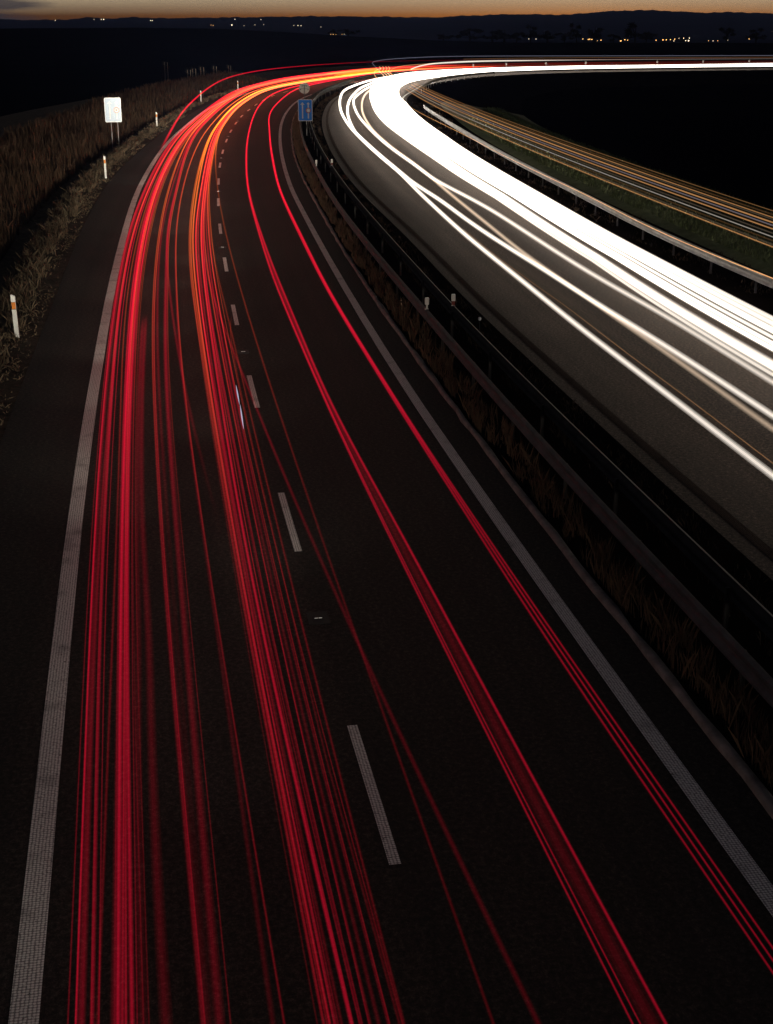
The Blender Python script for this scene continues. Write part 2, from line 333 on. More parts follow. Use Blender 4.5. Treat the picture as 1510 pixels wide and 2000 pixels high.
nc = len(hc); Fc = [(k*nc+i, k*nc+i+1, (k+1)*nc+i+1, (k+1)*nc+i) for k in range(len(hr)-1) for i in range(nc-1)]
tag(mesh_obj('hills', V, Fc, M['hill'], None, True), kind='structure')
def country_z(px, Y):
    if Y < 2300: return -20 if Y > 1400 else -19
    tt = np.interp(Y, [2200,2700,3300,3900,4400,4800], [0,0,.25,.55,.82,1.0]); zt = CAMH + ray(px, ridge(px))[2]*4800
    return -20+ (zt+20)*tt
# ================================================================ guard rails
WB = [(.0,.44),(.02,.445),(.055,.475),(.055,.515),(.012,.555),(.0,.60),(.012,.645),(.055,.685),(.055,.725),(.02,.755),(.0,.76)]
def rail(name, f, side, s0, s1, label, mat, post_step, base=0.0, droop=None, pmat=None, gleam=False):
    S = np.arange(s0, s1+.01, 1.0); prof = WB + [(o-.012, z) for o, z in WB[::-1]]; n = len(prof); V = []
    dz = np.zeros(len(S)) if droop is None else np.array([droop(s) for s in S])
    for o, z in prof:
        p = P(S, f(S)+side*o); V.append(np.column_stack([p, z+base+dz]))
    V = np.stack(V, 1).reshape(-1, 3)
    Fc = [(k*n+i, k*n+(i+1) % n, (k+1)*n+(i+1) % n, (k+1)*n+i) for k in range(len(S)-1) for i in range(n)]
    Fc += [tuple(range(n)), tuple((len(S)-1)*n+i for i in range(n-1, -1, -1))]
    o = P(np.array([s0]), f(np.array([s0])))[0]
    t = thing(name, (o[0], o[1], 0), label, 'guard rail')
    V = V - np.array([o[0], o[1], 0])
    mesh_obj('rail', V, Fc, mat, t, False)
    if gleam:
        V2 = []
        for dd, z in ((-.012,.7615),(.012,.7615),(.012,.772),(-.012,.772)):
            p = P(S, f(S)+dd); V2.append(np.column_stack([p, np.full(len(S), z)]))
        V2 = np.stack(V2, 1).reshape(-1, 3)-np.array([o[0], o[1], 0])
        mesh_obj('gleam_strip', V2, [(k*4+i, k*4+(i+1) % 4, (k+1)*4+(i+1) % 4, (k+1)*4+i) for k in range(len(S)-1) for i in range(4)], M['steel'], t)  # bright strip laid on to imitate light grazing the top edge
    pm = MB(); pm.box(-.03, .03, -.022, .022, -.4, .66); pm.box(-.03, -.026, -.04, .04, -.4, .65); proto = pm.build('post', pmat or mat, t)
    first = True
    for s in np.arange(s0+1.5, s1, post_step):
        q = P(s, f(s)-side*.09); tz = np.interp(s, CS, np.arctan2(CT[:, 1], CT[:, 0]))
        c = proto if first else proto.copy()
        if not first: COL.objects.link(c); c.parent = t
        c.location = (q[0]-o[0], q[1]-o[1], 0 if droop is None else droop(s)); c.rotation_euler = (0, 0, tz+math.pi/2); first = False
    return t
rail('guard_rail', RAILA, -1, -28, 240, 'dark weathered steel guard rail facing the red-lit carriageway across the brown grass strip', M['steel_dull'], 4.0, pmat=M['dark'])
rail('guard_rail', RAILB, 1, -28, 420, 'median guard rail with a painted gleam along its thin top edge beside the white-lit carriageway', M['railback'], 5.0, pmat=M['dark'], gleam=True)
RG = pxtab([(1510,542),(1301,458),(1147,378),(978.5,294),(909,254),(859,224.5),(824.6,202)], .75)
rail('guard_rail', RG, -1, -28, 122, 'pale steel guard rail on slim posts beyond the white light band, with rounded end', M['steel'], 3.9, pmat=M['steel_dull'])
t_ = bpy.data.objects['guard_rail.002']
# rounded terminal piece
S = np.linspace(0, 1, 12); V = []; bo = np.array(t_.location)
for a in S:
    q = P(122+1.3*math.sin(a*math.pi*.75), RG(122)+.55*(1-math.cos(a*math.pi*.75)))
    for dd in (0, .012):
        for z in (.44-.0*a, .76-.0*a): V.append((q[0]-bo[0]+dd, q[1]-bo[1]+dd*.3, z))
mesh_obj('terminal', V, [f for k in range(11) for f in ((4*k,4*k+4,4*k+5,4*k+1),(4*k+2,4*k+3,4*k+7,4*k+6),(4*k+1,4*k+5,4*k+7,4*k+3),(4*k,4*k+2,4*k+6,4*k+4))], M['steel'], t_)
rail('guard_rail', off(RRD, .9), -1, 160, 222, 'short-posted guard rail round the inner side of the far bend', M['steel'], 4.0)
# ================================================================ grass
def blades(name, n, dfun, s0, s1, hmin, hmax, zfun, mat, label, cat, lean=.25, w=.012, spow=1.0, clump=.6, seed=1):
    r = np.random.default_rng(seed)
    nc = max(1, n//14); cs = s0+(s1-s0)*r.random(nc)**spow; cd = r.random(nc); ch = r.random(nc)
    idx = r.integers(0, nc, n); s = cs[idx]+r.normal(size=n)*clump; u = np.clip(cd[idx]+r.normal(size=n)*.07, 0, 1)
    lo, hi = dfun(s); d = lo+(hi-lo)*u; p = P(s, d); z = zfun(s, d)
    h = (hmin+(hmax-hmin)*np.clip(.55*ch[idx]+.45*r.random(n), 0, 1)); az = r.random(n)*2*math.pi; le = np.abs(r.normal(size=n))*lean*h; wv = w*(.6+.8*r.random(n))*(1+np.clip(s, 0, 200)/60)
    fa = r.random(n)*math.pi; wx, wy = np.cos(fa)*wv, np.sin(fa)*wv; lx, ly = np.cos(az)*le, np.sin(az)*le
    B = np.stack([np.column_stack([p[:, 0]-wx, p[:, 1]-wy, z-.02]), np.column_stack([p[:, 0]+wx, p[:, 1]+wy, z-.02]),
                  np.column_stack([p[:, 0]+wx*.6+lx*.45, p[:, 1]+wy*.6+ly*.45, z+h*.6]), np.column_stack([p[:, 0]+lx, p[:, 1]+ly, z+h])], 1).reshape(-1, 3)
    f = np.arange(n)*4; Fc = np.concatenate([np.column_stack([f, f+1, f+2]), np.column_stack([f, f+2, f+3])])
    tone = np.repeat(np.clip(.25+.5*ch[idx]+.3*(r.random(n)-.5), 0, 1), 4)
    o = mesh_obj(name, B, Fc, mat, None, False, None, {'tone': tone}); return tag(o, label, cat, None, 'stuff')
VLd = -np.array([0, 0.35, 1.0, 1.55, 2.0, 2.5, 3.2, 4.4, 6.4, 8.4, 11.5, 17, 24]); VLz = np.array([0, 0.03, 0.08, 0.0, -0.3, -0.42, -0.1, 0.3, 0.7, 0.75, 0.0, -0.8, -1.75])
zl = lambda s, d: np.interp(-(d-LEFT(s)), -VLd, VLz)
blades('verge_grass', 15000, lambda s: (LEFT(s)-1.8, LEFT(s)-.55), -5, 175, .08, .42, zl, M['dry'], 'dry pale grass tufts growing along the left road edge', 'grass', .55, .008, 1.25, .16, 11)
blades('verge_litter', 9000, lambda s: (LEFT(s)-1.5, LEFT(s)-.1), -8, 120, .02, .09, zl, M['dry'], 'dead leaves and clods strewn along the left verge', 'litter', 1.6, .016, 1.3, .5, 18)
blades('bank_grass', 34000, lambda s: (LEFT(s)-8.6, LEFT(s)-2.7), 0, 190, .25, 1.05, zl, M['reed'], 'tall brown dead grass covering the bank beyond the ditch', 'grass', .22, .014, 1.1, .8, 12)
blades('median_grass', 20000, lambda s: (KERB(s)+.13, RAILA(s)-.02), -8, 175, .05, .5, lambda s, d: .03+0*s, M['reed'], 'brown upright grass filling the strip between kerb and dark guard rail', 'grass', .26, .007, 1.25, .16, 13)
blades('inner_grass', 9000, lambda s: (RAILB(s)+.25, RLD(s)-.1), -5, 170, .05, .2, lambda s, d: -.06+0*s, M['reed_dark'], 'low brown grass between the gleaming rail and the white-lit road', 'grass', .5, .008, 1.2, .4, 14)
blades('outer_grass', 5000, lambda s: (RRD(s)+.5, RRD(s)+2.6), 10, 140, .06, .28, lambda s, d: -.08+0*s, M['reed_dark'], 'sparse short grass at the foot of the pale guard rail', 'grass', .5, .012, 1.2, .4, 15)
VBd = np.array([3.7,4.4,5.4,6.6,7.6,9.5]); 
blades('streak_bank_grass', 26000, lambda s: (RRD(s)+4.3, RRD(s)+8.0), 10, 118, .1, .35, lambda s, d: np.interp(d-RRD(s), VBd, [-.45,-.3,.2,.55,.45,-.6]), M['green'], 'green grass on the low bank standing in for a truck side streak behind the pale guard rail', 'grass', .4, .016, 1.2, .8, 16)
# ================================================================ delineator posts on the left verge
def at(px, py, z=0.0): return pt(px, py, z)
def heading(s): return float(np.interp(s, CS, np.unwrap(np.arctan2(CT[:, 1], CT[:, 0]))))-math.pi/2
pm = MB(); ol = [(-.055,0),(.055,0),(.055,1.12),(.04,1.16),(-.055,1.19)]
pm.prism(ol, -.045, .045)
dp = thing('delineator_post', (0,0,0), '', 'marker post', 'white marker posts along the left verge')
pm.build('post_body', M['white'], dp)
b = MB(); b.box(-.052, .052, -.052, .052, .80, .985, .004); b.build('reflector_band', M['orange'], dp)
b = MB(); b.box(-.058, .058, -.047, .047, .98, .992); b.box(-.058, .058, -.047, .047, .79, .80); b.build('band_rim', M['dark'], dp)
plabels = ['white marker post nearest the camera, leaning left, by the dark verge', 'white marker post below the bright sign on two poles', 'white marker post just beyond the bright sign', 'white marker post crossed by the high red streak', 'slim white marker post above the red bend', 'farthest white marker post on the outside of the bend']
first = True
for (x, y), lb in zip([(34,660),(207,348),(307,248),(393,200),(465,177)], plabels):
    q = at(x, y, 0.04); s = sd(q)[0]; c = dp if first else copy_tree(dp); first = False
    c.location = (q[0], q[1], .04); c.rotation_euler = (0, .0, heading(s)); c['label'] = lb
bpy.data.objects['delineator_post'].rotation_euler[1] = -.02
# ================================================================ rail reflectors in the median
def rail_reflector(kind):
    t = thing('rail_reflector', (0,0,0), '', 'reflector', 'reflectors clamped to the median guard rails')
    b = MB(); b.box(-.055, .055, -.02, .02, .13, .31, .006); b.build('reflector_plate', M['cap'], t)
    b = MB(); b.box(-.048, .048, -.021, .021, .31, .325, .004); b.build('plate_cap', M['signwhite'], t)
    b = MB()
    if kind: b.box(-.045, .045, -.015, .015, .02, .13)
    else: b.box(-.025, .025, -.012, .012, .02, .13)
    b.build('stem', M['redpl'] if kind else M['cap'], t)
    b = MB(); b.box(-.055, .045, -.03, .03, -.01, .02, .004); b.build('clamp', M['cap'], t); return t
rA, rB = rail_reflector(0), rail_reflector(1)
s_near = sd(at(851, 600, .8))[0]
lab = {0: ('grey reflector on the dark guard rail, larger one of the nearest pair', 'small grey reflector on the dark guard rail farther up', 'tiny reflector on the dark guard rail left of the blue sign'),
       1: ('nearest reflector with red-brown stem on the gleaming rail', 'small dim reflector on the gleaming rail farther up', 'tiny reflector beside the round sign back')}
for j in range(3):
    for kind, proto, f in ((0, rA, RAILA), (1, rB, RAILB)):
        c = proto if j == 0 else copy_tree(proto); s = s_near+40*j + (0 if kind == 0 else .4)
        q = P(s, float(f(s))); c.location = (q[0], q[1], .75); c.rotation_euler = (0, 0, heading(s)); c['label'] = lab[kind][j]
# a small round stud reflector on its own stem right of them
q = at(937, 624, .28); t = thing('round_reflector', (q[0], q[1], -.05), 'tiny round glinting reflector on a stem beside the white-lit road', 'reflector')
b = MB(); b.lathe([(.0,.30),(.03,.305),(.042,.33),(.045,.36),(.036,.39),(.0,.40)]); b.build('lens', M['signwhite'], t, True)
b = MB(); b.cyl((0,0,-.05),(0,0,.31),.012,.012,8); b.build('stem', M['black'], t)
# lit reflector posts on the far median rail
fp = None
for x, y in [(925,124),(990,123.5),(1065,123),(1143,122.5),(1283,122),(1372,121.5),(1462,121)]:
    c_ = None
    for s in np.arange(205, 380, .5):
        q = P(s, float(RAILB(s))); 
        if c_ is None or abs(q[0]/q[1]-ray(x, y)[0]) < c_[0]: c_ = (abs(q[0]/q[1]-ray(x, y)[0]), s, q)
    if fp is None:
        fp = thing('rail_marker', (0,0,0), 'small pale marker on the far rail above the white streak', 'reflector', 'markers on the far stretch of median rail')
        b = MB(); b.box(-.14, .14, -.03, .03, .30, .66, .02); b.build('marker_plate', M['cap'], fp)
        b = MB(); b.box(-.03, .03, -.02, .02, 0, .3); b.build('stem', M['cap'], fp); c = fp
    else: c = copy_tree(fp)
    c.location = (c_[2][0], c_[2][1], .74); c.rotation_euler = (0, 0, math.atan2(c_[2][1], c_[2][0])-math.pi/2)
# ================================================================ road studs on the lane line
sp = thing('road_stud', (0,0,0), '', 'road stud', 'reflecting road studs in the lane line gaps')
b = MB(); b.box(-.075, .075, -.06, .06, .0, .022, .01); b.build('stud_body', M['black'], sp)
b = MB(); b.box(-.15, .15, -.24, .2, -.004, .003); b.build('base_patch', M['black'], sp)
for sx in (-1, 1):
    b = MB(); b.box(sx*.03-.026, sx*.03+.026, -.066, -.058, .008, .022, .003); b.build('lens', M['signwhite'], sp)
first = True
for (x, y), lb in zip([(621,1206),(475,687),(434.5,483),(426.3,374),(432,309),(446,267),(464.5,236.5),(485,215.5)], ['largest road stud, in a dark patch between the two nearest lane dashes', 'bright road stud between the second and third lane dashes', 'third road stud up the dashed lane line', 'road stud crossed by the thin red streak', 'fifth road stud up the dashed lane line', 'sixth road stud up the dashed lane line', 'seventh road stud up the dashed lane line', 'farthest road stud where the lane dashes bend right']):
    q = at(x, y, .02); c = sp if first else copy_tree(sp); first = False
    c.location = (q[0], q[1], .024); c.rotation_euler = (0, 0, heading(sd(q)[0])); c['label'] = lb
# ================================================================ signs
def rrect(x0, x1, z0, z1, r, n=5):
    o = []
    for cx, cz, a0 in ((x1-r, z0+r, -90), (x1-r, z1-r, 0), (x0+r, z1-r, 90), (x0+r, z0+r, 180)):
        for k in range(n+1): a = math.radians(a0+90*k/n); o.append((cx+r*math.cos(a), cz+r*math.sin(a)))
    return o
def circ(cx, cz, r, n=28): return [(cx+r*math.cos(2*math.pi*k/n), cz+r*math.sin(2*math.pi*k/n)) for k in range(n)]
def arrow(x, z0, z1, w, hw, hl): return [(x-w/2,z0),(x+w/2,z0),(x+w/2,z1-hl),(x+hw/2,z1-hl*1.05),(x,z1),(x-hw/2,z1-hl*1.05),(x-w/2,z1-hl)]
def lane_sign(name, loc, rz, w, h, z0, label, poles, white, pole_len, tilt=0.0):
    t = thing(name, loc, label, 'road sign', None, rz)
    b = MB(); b.prism(rrect(-w/2, w/2, z0, z0+h, .09), 0, .035); p = b.build('sign_panel', white, t)
    b = MB(); b.prism(rrect(-w/2+.055, w/2-.055, z0+.055, z0+h-.055, .05), -.004, .004); b.build('blue_field', M['glareblue'] if len(poles) > 1 else M['blue'], p)
    b = MB(); b.prism(arrow(-w*.19, z0+.2*h*.6, z0+.87*h, .10, .34, .19), -.009, -.002); b.build('arrow', white, p)
    b = MB(); b.prism(arrow(w*.21, z0+.2*h*.6, z0+.87*h, .10, .26, .15), -.009, -.002); b.build('arrow', white, p)
    b = MB(); b.prism(circ(w*.21, z0+.49*h, .20), -.014, -.007); b.build('red_ring', M['glarered'] if len(poles) > 1 else M['signred'], p)
    b = MB(); b.prism(circ(w*.21, z0+.49*h, .145), -.019, -.012); b.build('ring_centre', white, p)
    b = MB(); o = rrect(w*.21-.055, w*.21+.055, z0+.49*h-.05, z0+.49*h+.05, .025, 3); b.prism(o, -.024, -.017); b.build('ring_mark', M['glarered'] if len(poles) > 1 else M['back'], p)
    for x in poles:
        b = MB(); b.cyl((x, .065, -pole_len), (x, .065, z0+h*.93), .033, .033, 10); b.build('pole', M['steel'], t)
    b = MB()
    for zz in (.25, .75): b.box(-w*.42, w*.42, .036, .062, z0+h*zz-.02, z0+h*zz+.02)
    b.build('bracket', M['steel_dull'], t)
    return t
q = at(225.5, 290, -.35); qs = sd(q)[0]
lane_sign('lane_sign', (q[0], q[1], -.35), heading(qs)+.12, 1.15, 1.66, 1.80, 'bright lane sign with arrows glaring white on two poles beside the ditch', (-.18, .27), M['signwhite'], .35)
q = P(96, float(RAILA(96))+.38); zb = .95
lane_sign('lane_sign', (q[0], q[1], -.05), heading(96)-.05, 1.10, 1.60, 1.02, 'blue lane sign with two arrows and a red ring on the median', (0.08,), M['signgrey'], .2)
q = P(112, float(RAILA(112))+.32)
rs = thing('round_sign', (q[0], q[1], -.05), 'back of a round sign with dark mounting frame behind the blue sign', 'road sign', None, heading(112))
b = MB(); b.prism(circ(0, 2.72, .46, 36), 0, .02); d_ = b.build('sign_disc', M['back'], rs)
b = MB(); b.box(-.22, .22, -.03, -.004, 2.93, 2.965); b.box(-.22, -.16, -.034, -.006, 2.86, 2.96); b.box(.16, .22, -.034, -.006, 2.86, 2.96); b.box(-.36, .36, -.03, -.004, 2.66, 2.69); b.box(-.36, -.28, -.034, -.006, 2.56, 2.69); b.box(.28, .36, -.034, -.006, 2.56, 2.69); b.build('mounting_frame', M['dark'], rs)
b = MB(); b.cyl((0, -.065, -.2), (0, -.065, 2.99), .03, .03, 10); b.build('pole', M['dark'], rs)
# ================================================================ young trees on stakes beyond the bank
def twig_tree(height, seed, depth, spread, thick, name_t='trunk', name_c='crown', parent=None, mat=None, tw=.02):
    r = random.Random(seed); tr = MB(); cr = MB()
    def grow(p, d, L, rad, lvl):
        q = p+d*L
        (tr if lvl <= 1 else cr).cyl(p, q, rad, rad*.68, 5 if lvl <= 1 else 3)
        if lvl >= depth: return
        for _ in range(r.choice((2, 3, 3) if lvl else (3, 4, 4))):
            nd = (d+Vector((r.uniform(-1, 1), r.uniform(-1, 1), r.uniform(-.35, .75)))*spread).normalized()
            grow(p+d*L*r.uniform(.55, 1.0), nd, L*r.uniform(.58, .82), max(rad*.6, tw), lvl+1)
    grow(Vector((0, 0, 0)), Vector((r.uniform(-.05, .05), r.uniform(-.05, .05), 1)).normalized(), height*.30, thick, 0)
    if tr.v: tr.build(name_t, mat, parent)
    if cr.v: cr.build(name_c, mat, parent)
st = thing('staked_sapling', (0,0,0), '', 'sapling', 'staked saplings beyond the grass bank')
for x in (-.2, .2):
    b = MB(); b.cyl((x, 0, -.8), (x, 0, 1.9), .05, .045, 8); b.build('stake', M['wood'], st)
b = MB(); b.box(-.19, .19, -.006, .006, 1.42, 1.47); b.build('tie_strap', M['black'], st)
twig_tree(3.2, 5, 3, .6, .035, parent=st, mat=M['bark'], tw=.012)
first = True
for (x, y, sc), lb in zip([(370.5,166,1),(380.5,165,1.05),(396,161,1.05),(421,157,1.0),(449,152,.9),(325.5,150,1.1)], ['lowest staked sapling at the left end of the stake row', 'staked sapling close beside the lowest one', 'staked sapling third from the left in the stake row', 'staked sapling just above the fourth marker post', 'staked sapling crossed by the high red streak', 'lone staked sapling standing apart in the dark field']):
    q = at(x, y, .2); c = st if first else copy_tree(st); first = False
    c.location = (q[0], q[1], .2); c.scale = (sc, sc, sc); c.rotation_euler = (0, 0, -.1*first); c['label'] = lb
# ================================================================ far trees on the field edge
def round_tree(h, seed, parent):
    r = np.random.default_rng(seed); tr = MB(); cr = MB(); c = Vector((0, 0, h*.62))
    tr.cyl((0, 0, -.4), (.1, 0, h*.35), .28, .2, 7); tr.cyl((.1, 0, h*.35), (.0, .1, h*.8), .2, .05, 6)
    lobes = [Vector((float(r.normal())*h*.17, float(r.normal())*h*.17, h*float(r.uniform(.28, .78)))) for _ in range(9)]
    for L in lobes:
        tr.cyl((.05, 0, h*float(r.uniform(.2, .45))), L, .11, .04, 5)
        for _ in range(70):
            d = Vector([float(x) for x in r.normal(size=3)]).normalized(); d.z = d.z*.8+.25
            a = L+d*float(r.uniform(.0, .6)); e = a+(d+Vector([float(x) for x in r.normal(size=3)])*.35).normalized()*float(r.uniform(.5, 1.2))
            cr.cyl(a, e, .12, .05, 3)
    tr.build('trunk', M['bark'], parent); cr.build('crown', M['bark'], parent)
protos = []
for k in range(3):
    t = thing('bare_tree', (0,0,0), '', 'tree', 'bare trees along the far field edge'); round_tree(8, 20+k, t); protos.append(t)
used = set()
for i, ((x, yb, h, wd), lb) in enumerate(zip([(866,80,14,26),(918,82,22,34),(962,82,20,40),(985,82,22,44),(1009,82,16,24),(1036,82.5,28,24),(1069,83,24,28),(1102,83,17,24),(1126,83,31,24),(1162,83,30,28),(1198,83.5,14,22),(1240,83,32,36),(1262,83,20,26),(1420,84,25,26),(1476,84,24,28),(680,71,15,24),(655,69,10,18),(1330,84,9,22)],
   ['faint bare tree left of the dark clump','low spreading bare tree starting the dark clump','wide bare tree in the middle of the dark clump','bare tree at the right of the dark clump','small bare tree just right of the dark clump','tall bare tree by the first pair of village lights','round bare tree right of the first pair of village lights','small bare tree left of the tallest tree','tallest bare tree left of the glowing windows','broad bare tree right of the glowing windows','low bush-like tree left of the star-bright lamp','widest bare tree above the star-bright lamp','smaller bare tree touching the widest one','lone bare tree before the right-hand lamps','bare tree below the row of lamps on the hillside','faint bare tree above the orange light band','small bare tree left of the faint one over the orange band','low scrubby tree below the dense village lights'])):
    Y = 604; r_ = ray(x, yb); z = CAMH+r_[2]*Y; k = i % 3
    c = protos[k] if k not in used else copy_tree(protos[k]); used.add(k)
    hh = h*Y/F
    sxy = 1.3*wd*Y/F/6.6; sz = 1.25*hh/8.2
    c.location = (r_[0]*Y, Y, z-.15); c.scale = (sxy, sxy, sz); c.rotation_euler = (0, 0, i*1.7); c['label'] = lb
# ================================================================ village lamps
lp = thing('village_lamp', (0,0,0), '', 'lamp', 'village lamps in the far valley')
b = MB(); b.lathe([(.0,-.5),(.3,-.42),(.5,-.12),(.5,.12),(.3,.42),(.0,.5)], 10); b.build('globe', M['lamp'], lp, True)
b = MB(); b.cyl((0,0,-8),(0,0,-.45),.12,.08,6); b.build('lamp_pole', M['dark'], lp)
lw = thing('village_lamp', (0,0,0), '', 'lamp', 'village lamps in the far valley')
b = MB(); b.lathe([(.0,-.5),(.3,-.42),(.5,-.12),(.5,.12),(.3,.42),(.0,.5)], 10); b.build('globe', M['lampw'], lw, True)
b = MB(); b.cyl((0,0,-8),(0,0,-.45),.12,.08,6); b.build('lamp_pole', M['dark'], lw)
LAMPS = [(1033,76,.8,1),(1047,76.3,.9,1),(1138.5,76,1.0,0),(1149,77,1.2,0),(1152,76.6,1.3,0),(1156,77,1.2,0),(1167,79.5,.7,0),(1174,78.5,1.1,0),(1212.5,79.6,1.9,0),(1220.5,77.5,1.2,0),(1226,78.4,1.0,0),(1256.5,76.4,1.1,1),(1281.5,78.5,1.1,0),(1295,78,1.4,0),(1301.5,77.8,1.2,0),(1309.5,77.3,1.1,0),(1318,76.3,1.2,0),(1326.5,75.3,1.1,1),(1335.5,74.6,1.0,1),(1346.5,74.3,1.0,1),(1339,79.4,1.6,1),(1345,79.4,1.6,1),(1316.5,80,.8,1),(1384,79.8,.8,0),(1393,79.8,.8,1),(1402,79.7,.8,0),(1421,78.8,1.0,1),(1463.5,76,1.3,0),(1470,57.3,.8,0),(1476.5,58.8,1.4,0),(1484,59.8,1.2,0),(1491,60.5,1.2,0),(1508,62.3,1.3,0),
 (108,39.8,1.0,1),(183.5,37.8,1.0,1),(198,37.9,1.2,1),(202.5,37.9,1.6,1),(294,40,1.2,1),(297.5,40.2,1.2,1),(412,49.3,1.3,0),(416.5,49.5,1.0,0),(453,49,2.2,1),(477,50,.8,1),(459,37.6,1.0,1),(510,38,.8,1),(498,48.5,.8,1),(515,48,.8,1),(574,49.5,.9,1),(582,49.8,1.1,1),(588,50.2,1.1,1),(627,52.5,.8,1),(646,67.3,1.0,0),(651,67.3,1.1,0),(656,67.2,1.1,0),(668,67.3,.8,0),(673,67,.8,1)]
u0 = u1 = True
side = lambda x: 'in the valley'
def lamp_label(x, y, s, w):
    col = 'white' if w else 'amber'
    if x < 320: where = 'on the left-hand ridge line'
    elif x < 560: where = 'on the dark slope left of centre'
    elif x < 700: where = 'low over the orange light band'
    elif x < 1200: where = 'among the bare trees'
    elif x < 1275: where = 'beneath the widest bare tree'
    elif x < 1440: where = 'in the dense village cluster'
    else: where = 'in the hillside row at far right'
    return ('brightest ' if s > 1.55 else 'faint ' if s < .9 else 'small ')+col+' lamp '+where
for x, y, s_, w in LAMPS:
    d = ray(x, y); Y = 1100.0
    while Y < 4750 and CAMH+d[2]*Y > country_z(x, Y)+6: Y += 50
    base = lw if w else lp; fresh = u1 if w else u0
    c = base if fresh else copy_tree(base)
    if w: u1 = False
    else: u0 = False
    k = s_*(1.1 if x < 700 else 1.45)*Y/F
    c.location = (d[0]*Y, Y, CAMH+d[2]*Y); c.scale = (k, k, k); c['label'] = lamp_label(x, y, s_, w)
# ================================================================ light trails
SHELLS = [(1.0, .27), (.66, .40), (.32, .5)]
WIDE = [(1.0, .5), (.6, .6)]
def tube(name, pts, rad, glow, mat, label, cat, group=None, n=5, shells=None):
    """one streak of light: nested luminous shells, so that it is brightest along its core"""
    pts = np.asarray(pts); T = np.gradient(pts, axis=0); T /= np.linalg.norm(T, axis=1)[:, None]
    A = np.stack([T[:, 1], -T[:, 0], 0*T[:, 0]], 1); A /= np.linalg.norm(A, axis=1)[:, None]; B = np.cross(A, T)
    rad = np.broadcast_to(rad, len(pts)); glow = np.broadcast_to(glow, len(pts)); ang = np.arange(n)*2*math.pi/n
    m = len(pts); V = []; Fc = []; G = []
    for fr, fg in (shells or SHELLS):
        b0 = sum(len(v) for v in V)
        V.append((pts[:, None, :]+(fr*rad)[:, None, None]*(A[:, None, :]*np.cos(ang)[None, :, None]+B[:, None, :]*np.sin(ang)[None, :, None])).reshape(-1, 3))
        Fc += [(b0+k*n+i, b0+k*n+(i+1) % n, b0+(k+1)*n+(i+1) % n, b0+(k+1)*n+i) for k in range(m-1) for i in range(n)]+[tuple(b0+i for i in range(n)), tuple(b0+(m-1)*n+i for i in range(n-1, -1, -1))]
        G.append(np.repeat(glow*fg, n))
    V = np.concatenate(V); wm = np.clip((np.hypot(V[:, 0], V[:, 1])-16)/45, 0, 1)
    o = mesh_obj(name, V, Fc, mat, None, True, None, {'glow': np.concatenate(G), 'warm': wm}); return tag(o, label, cat, group)
def sdcurve(px, z, sig=5.0, ext0=14, ext1=0, step=1.5):
    """pixel readings -> smooth road-space curve at lamp height"""
    q = [sd(pt(x, y, z)) for x, y in px]; q = sorted(q); s = np.array([a for a, _ in q]); d = np.array([b for _, b in q])
    S = np.arange(s[0], s[-1]+.1, 1.0)
    C = catmull(np.column_stack([s, d]), .5); D = np.interp(S, C[:, 0], C[:, 1])
    if len(S) > 40:
        near = gauss(D, min(sig, len(S)/8)); far = gauss(D, min(sig*2.2, len(S)/8)); w = np.clip((S-70)/60, 0, 1); D = near*(1-w)+far*w
    if ext0: 
        g = (D[min(8, len(D)-1)]-D[0])/min(8, len(D)-1); E = np.arange(ext0, 0, -1.0); S = np.concatenate([S[0]-E, S]); D = np.concatenate([D[0]-g*E, D])
    if ext1:
        g = (D[-1]-D[-20])/19; E = np.arange(1, ext1, 1.0); S = np.concatenate([S, S[-1]+E]); D = np.concatenate([D, D[-1]+g*E])
    p = P(S, D); return np.column_stack([p, np.full(len(S), z)]), S
OUT = [(358.5,250),(374,238),(397,220),(423,200),(445,185),(495,165),(538,155),(600,146),(660,140),(735,132.5),(850,127),(1000,123.5),(1250,121),(1530,118.5)]
INN = [(433,250),(442,238),(455,220),(477,200),(502,185),(540,170),(585,161.5),(640,155.5),(690,148.5),(745,140.5),(850,134.5),(1000,128.5),(1250,125.5),(1530,122.5)]
def upper(x250):
    u = (x250-358.5)/(433-358.5); return [(a[0]*(1-u)+b[0]*u, a[1]*(1-u)+b[1]*u) for a, b in zip(OUT, INN)][1:]
Y12 = [1980,1750,1500,1250,1000,800,650,550,455,372,305,250]
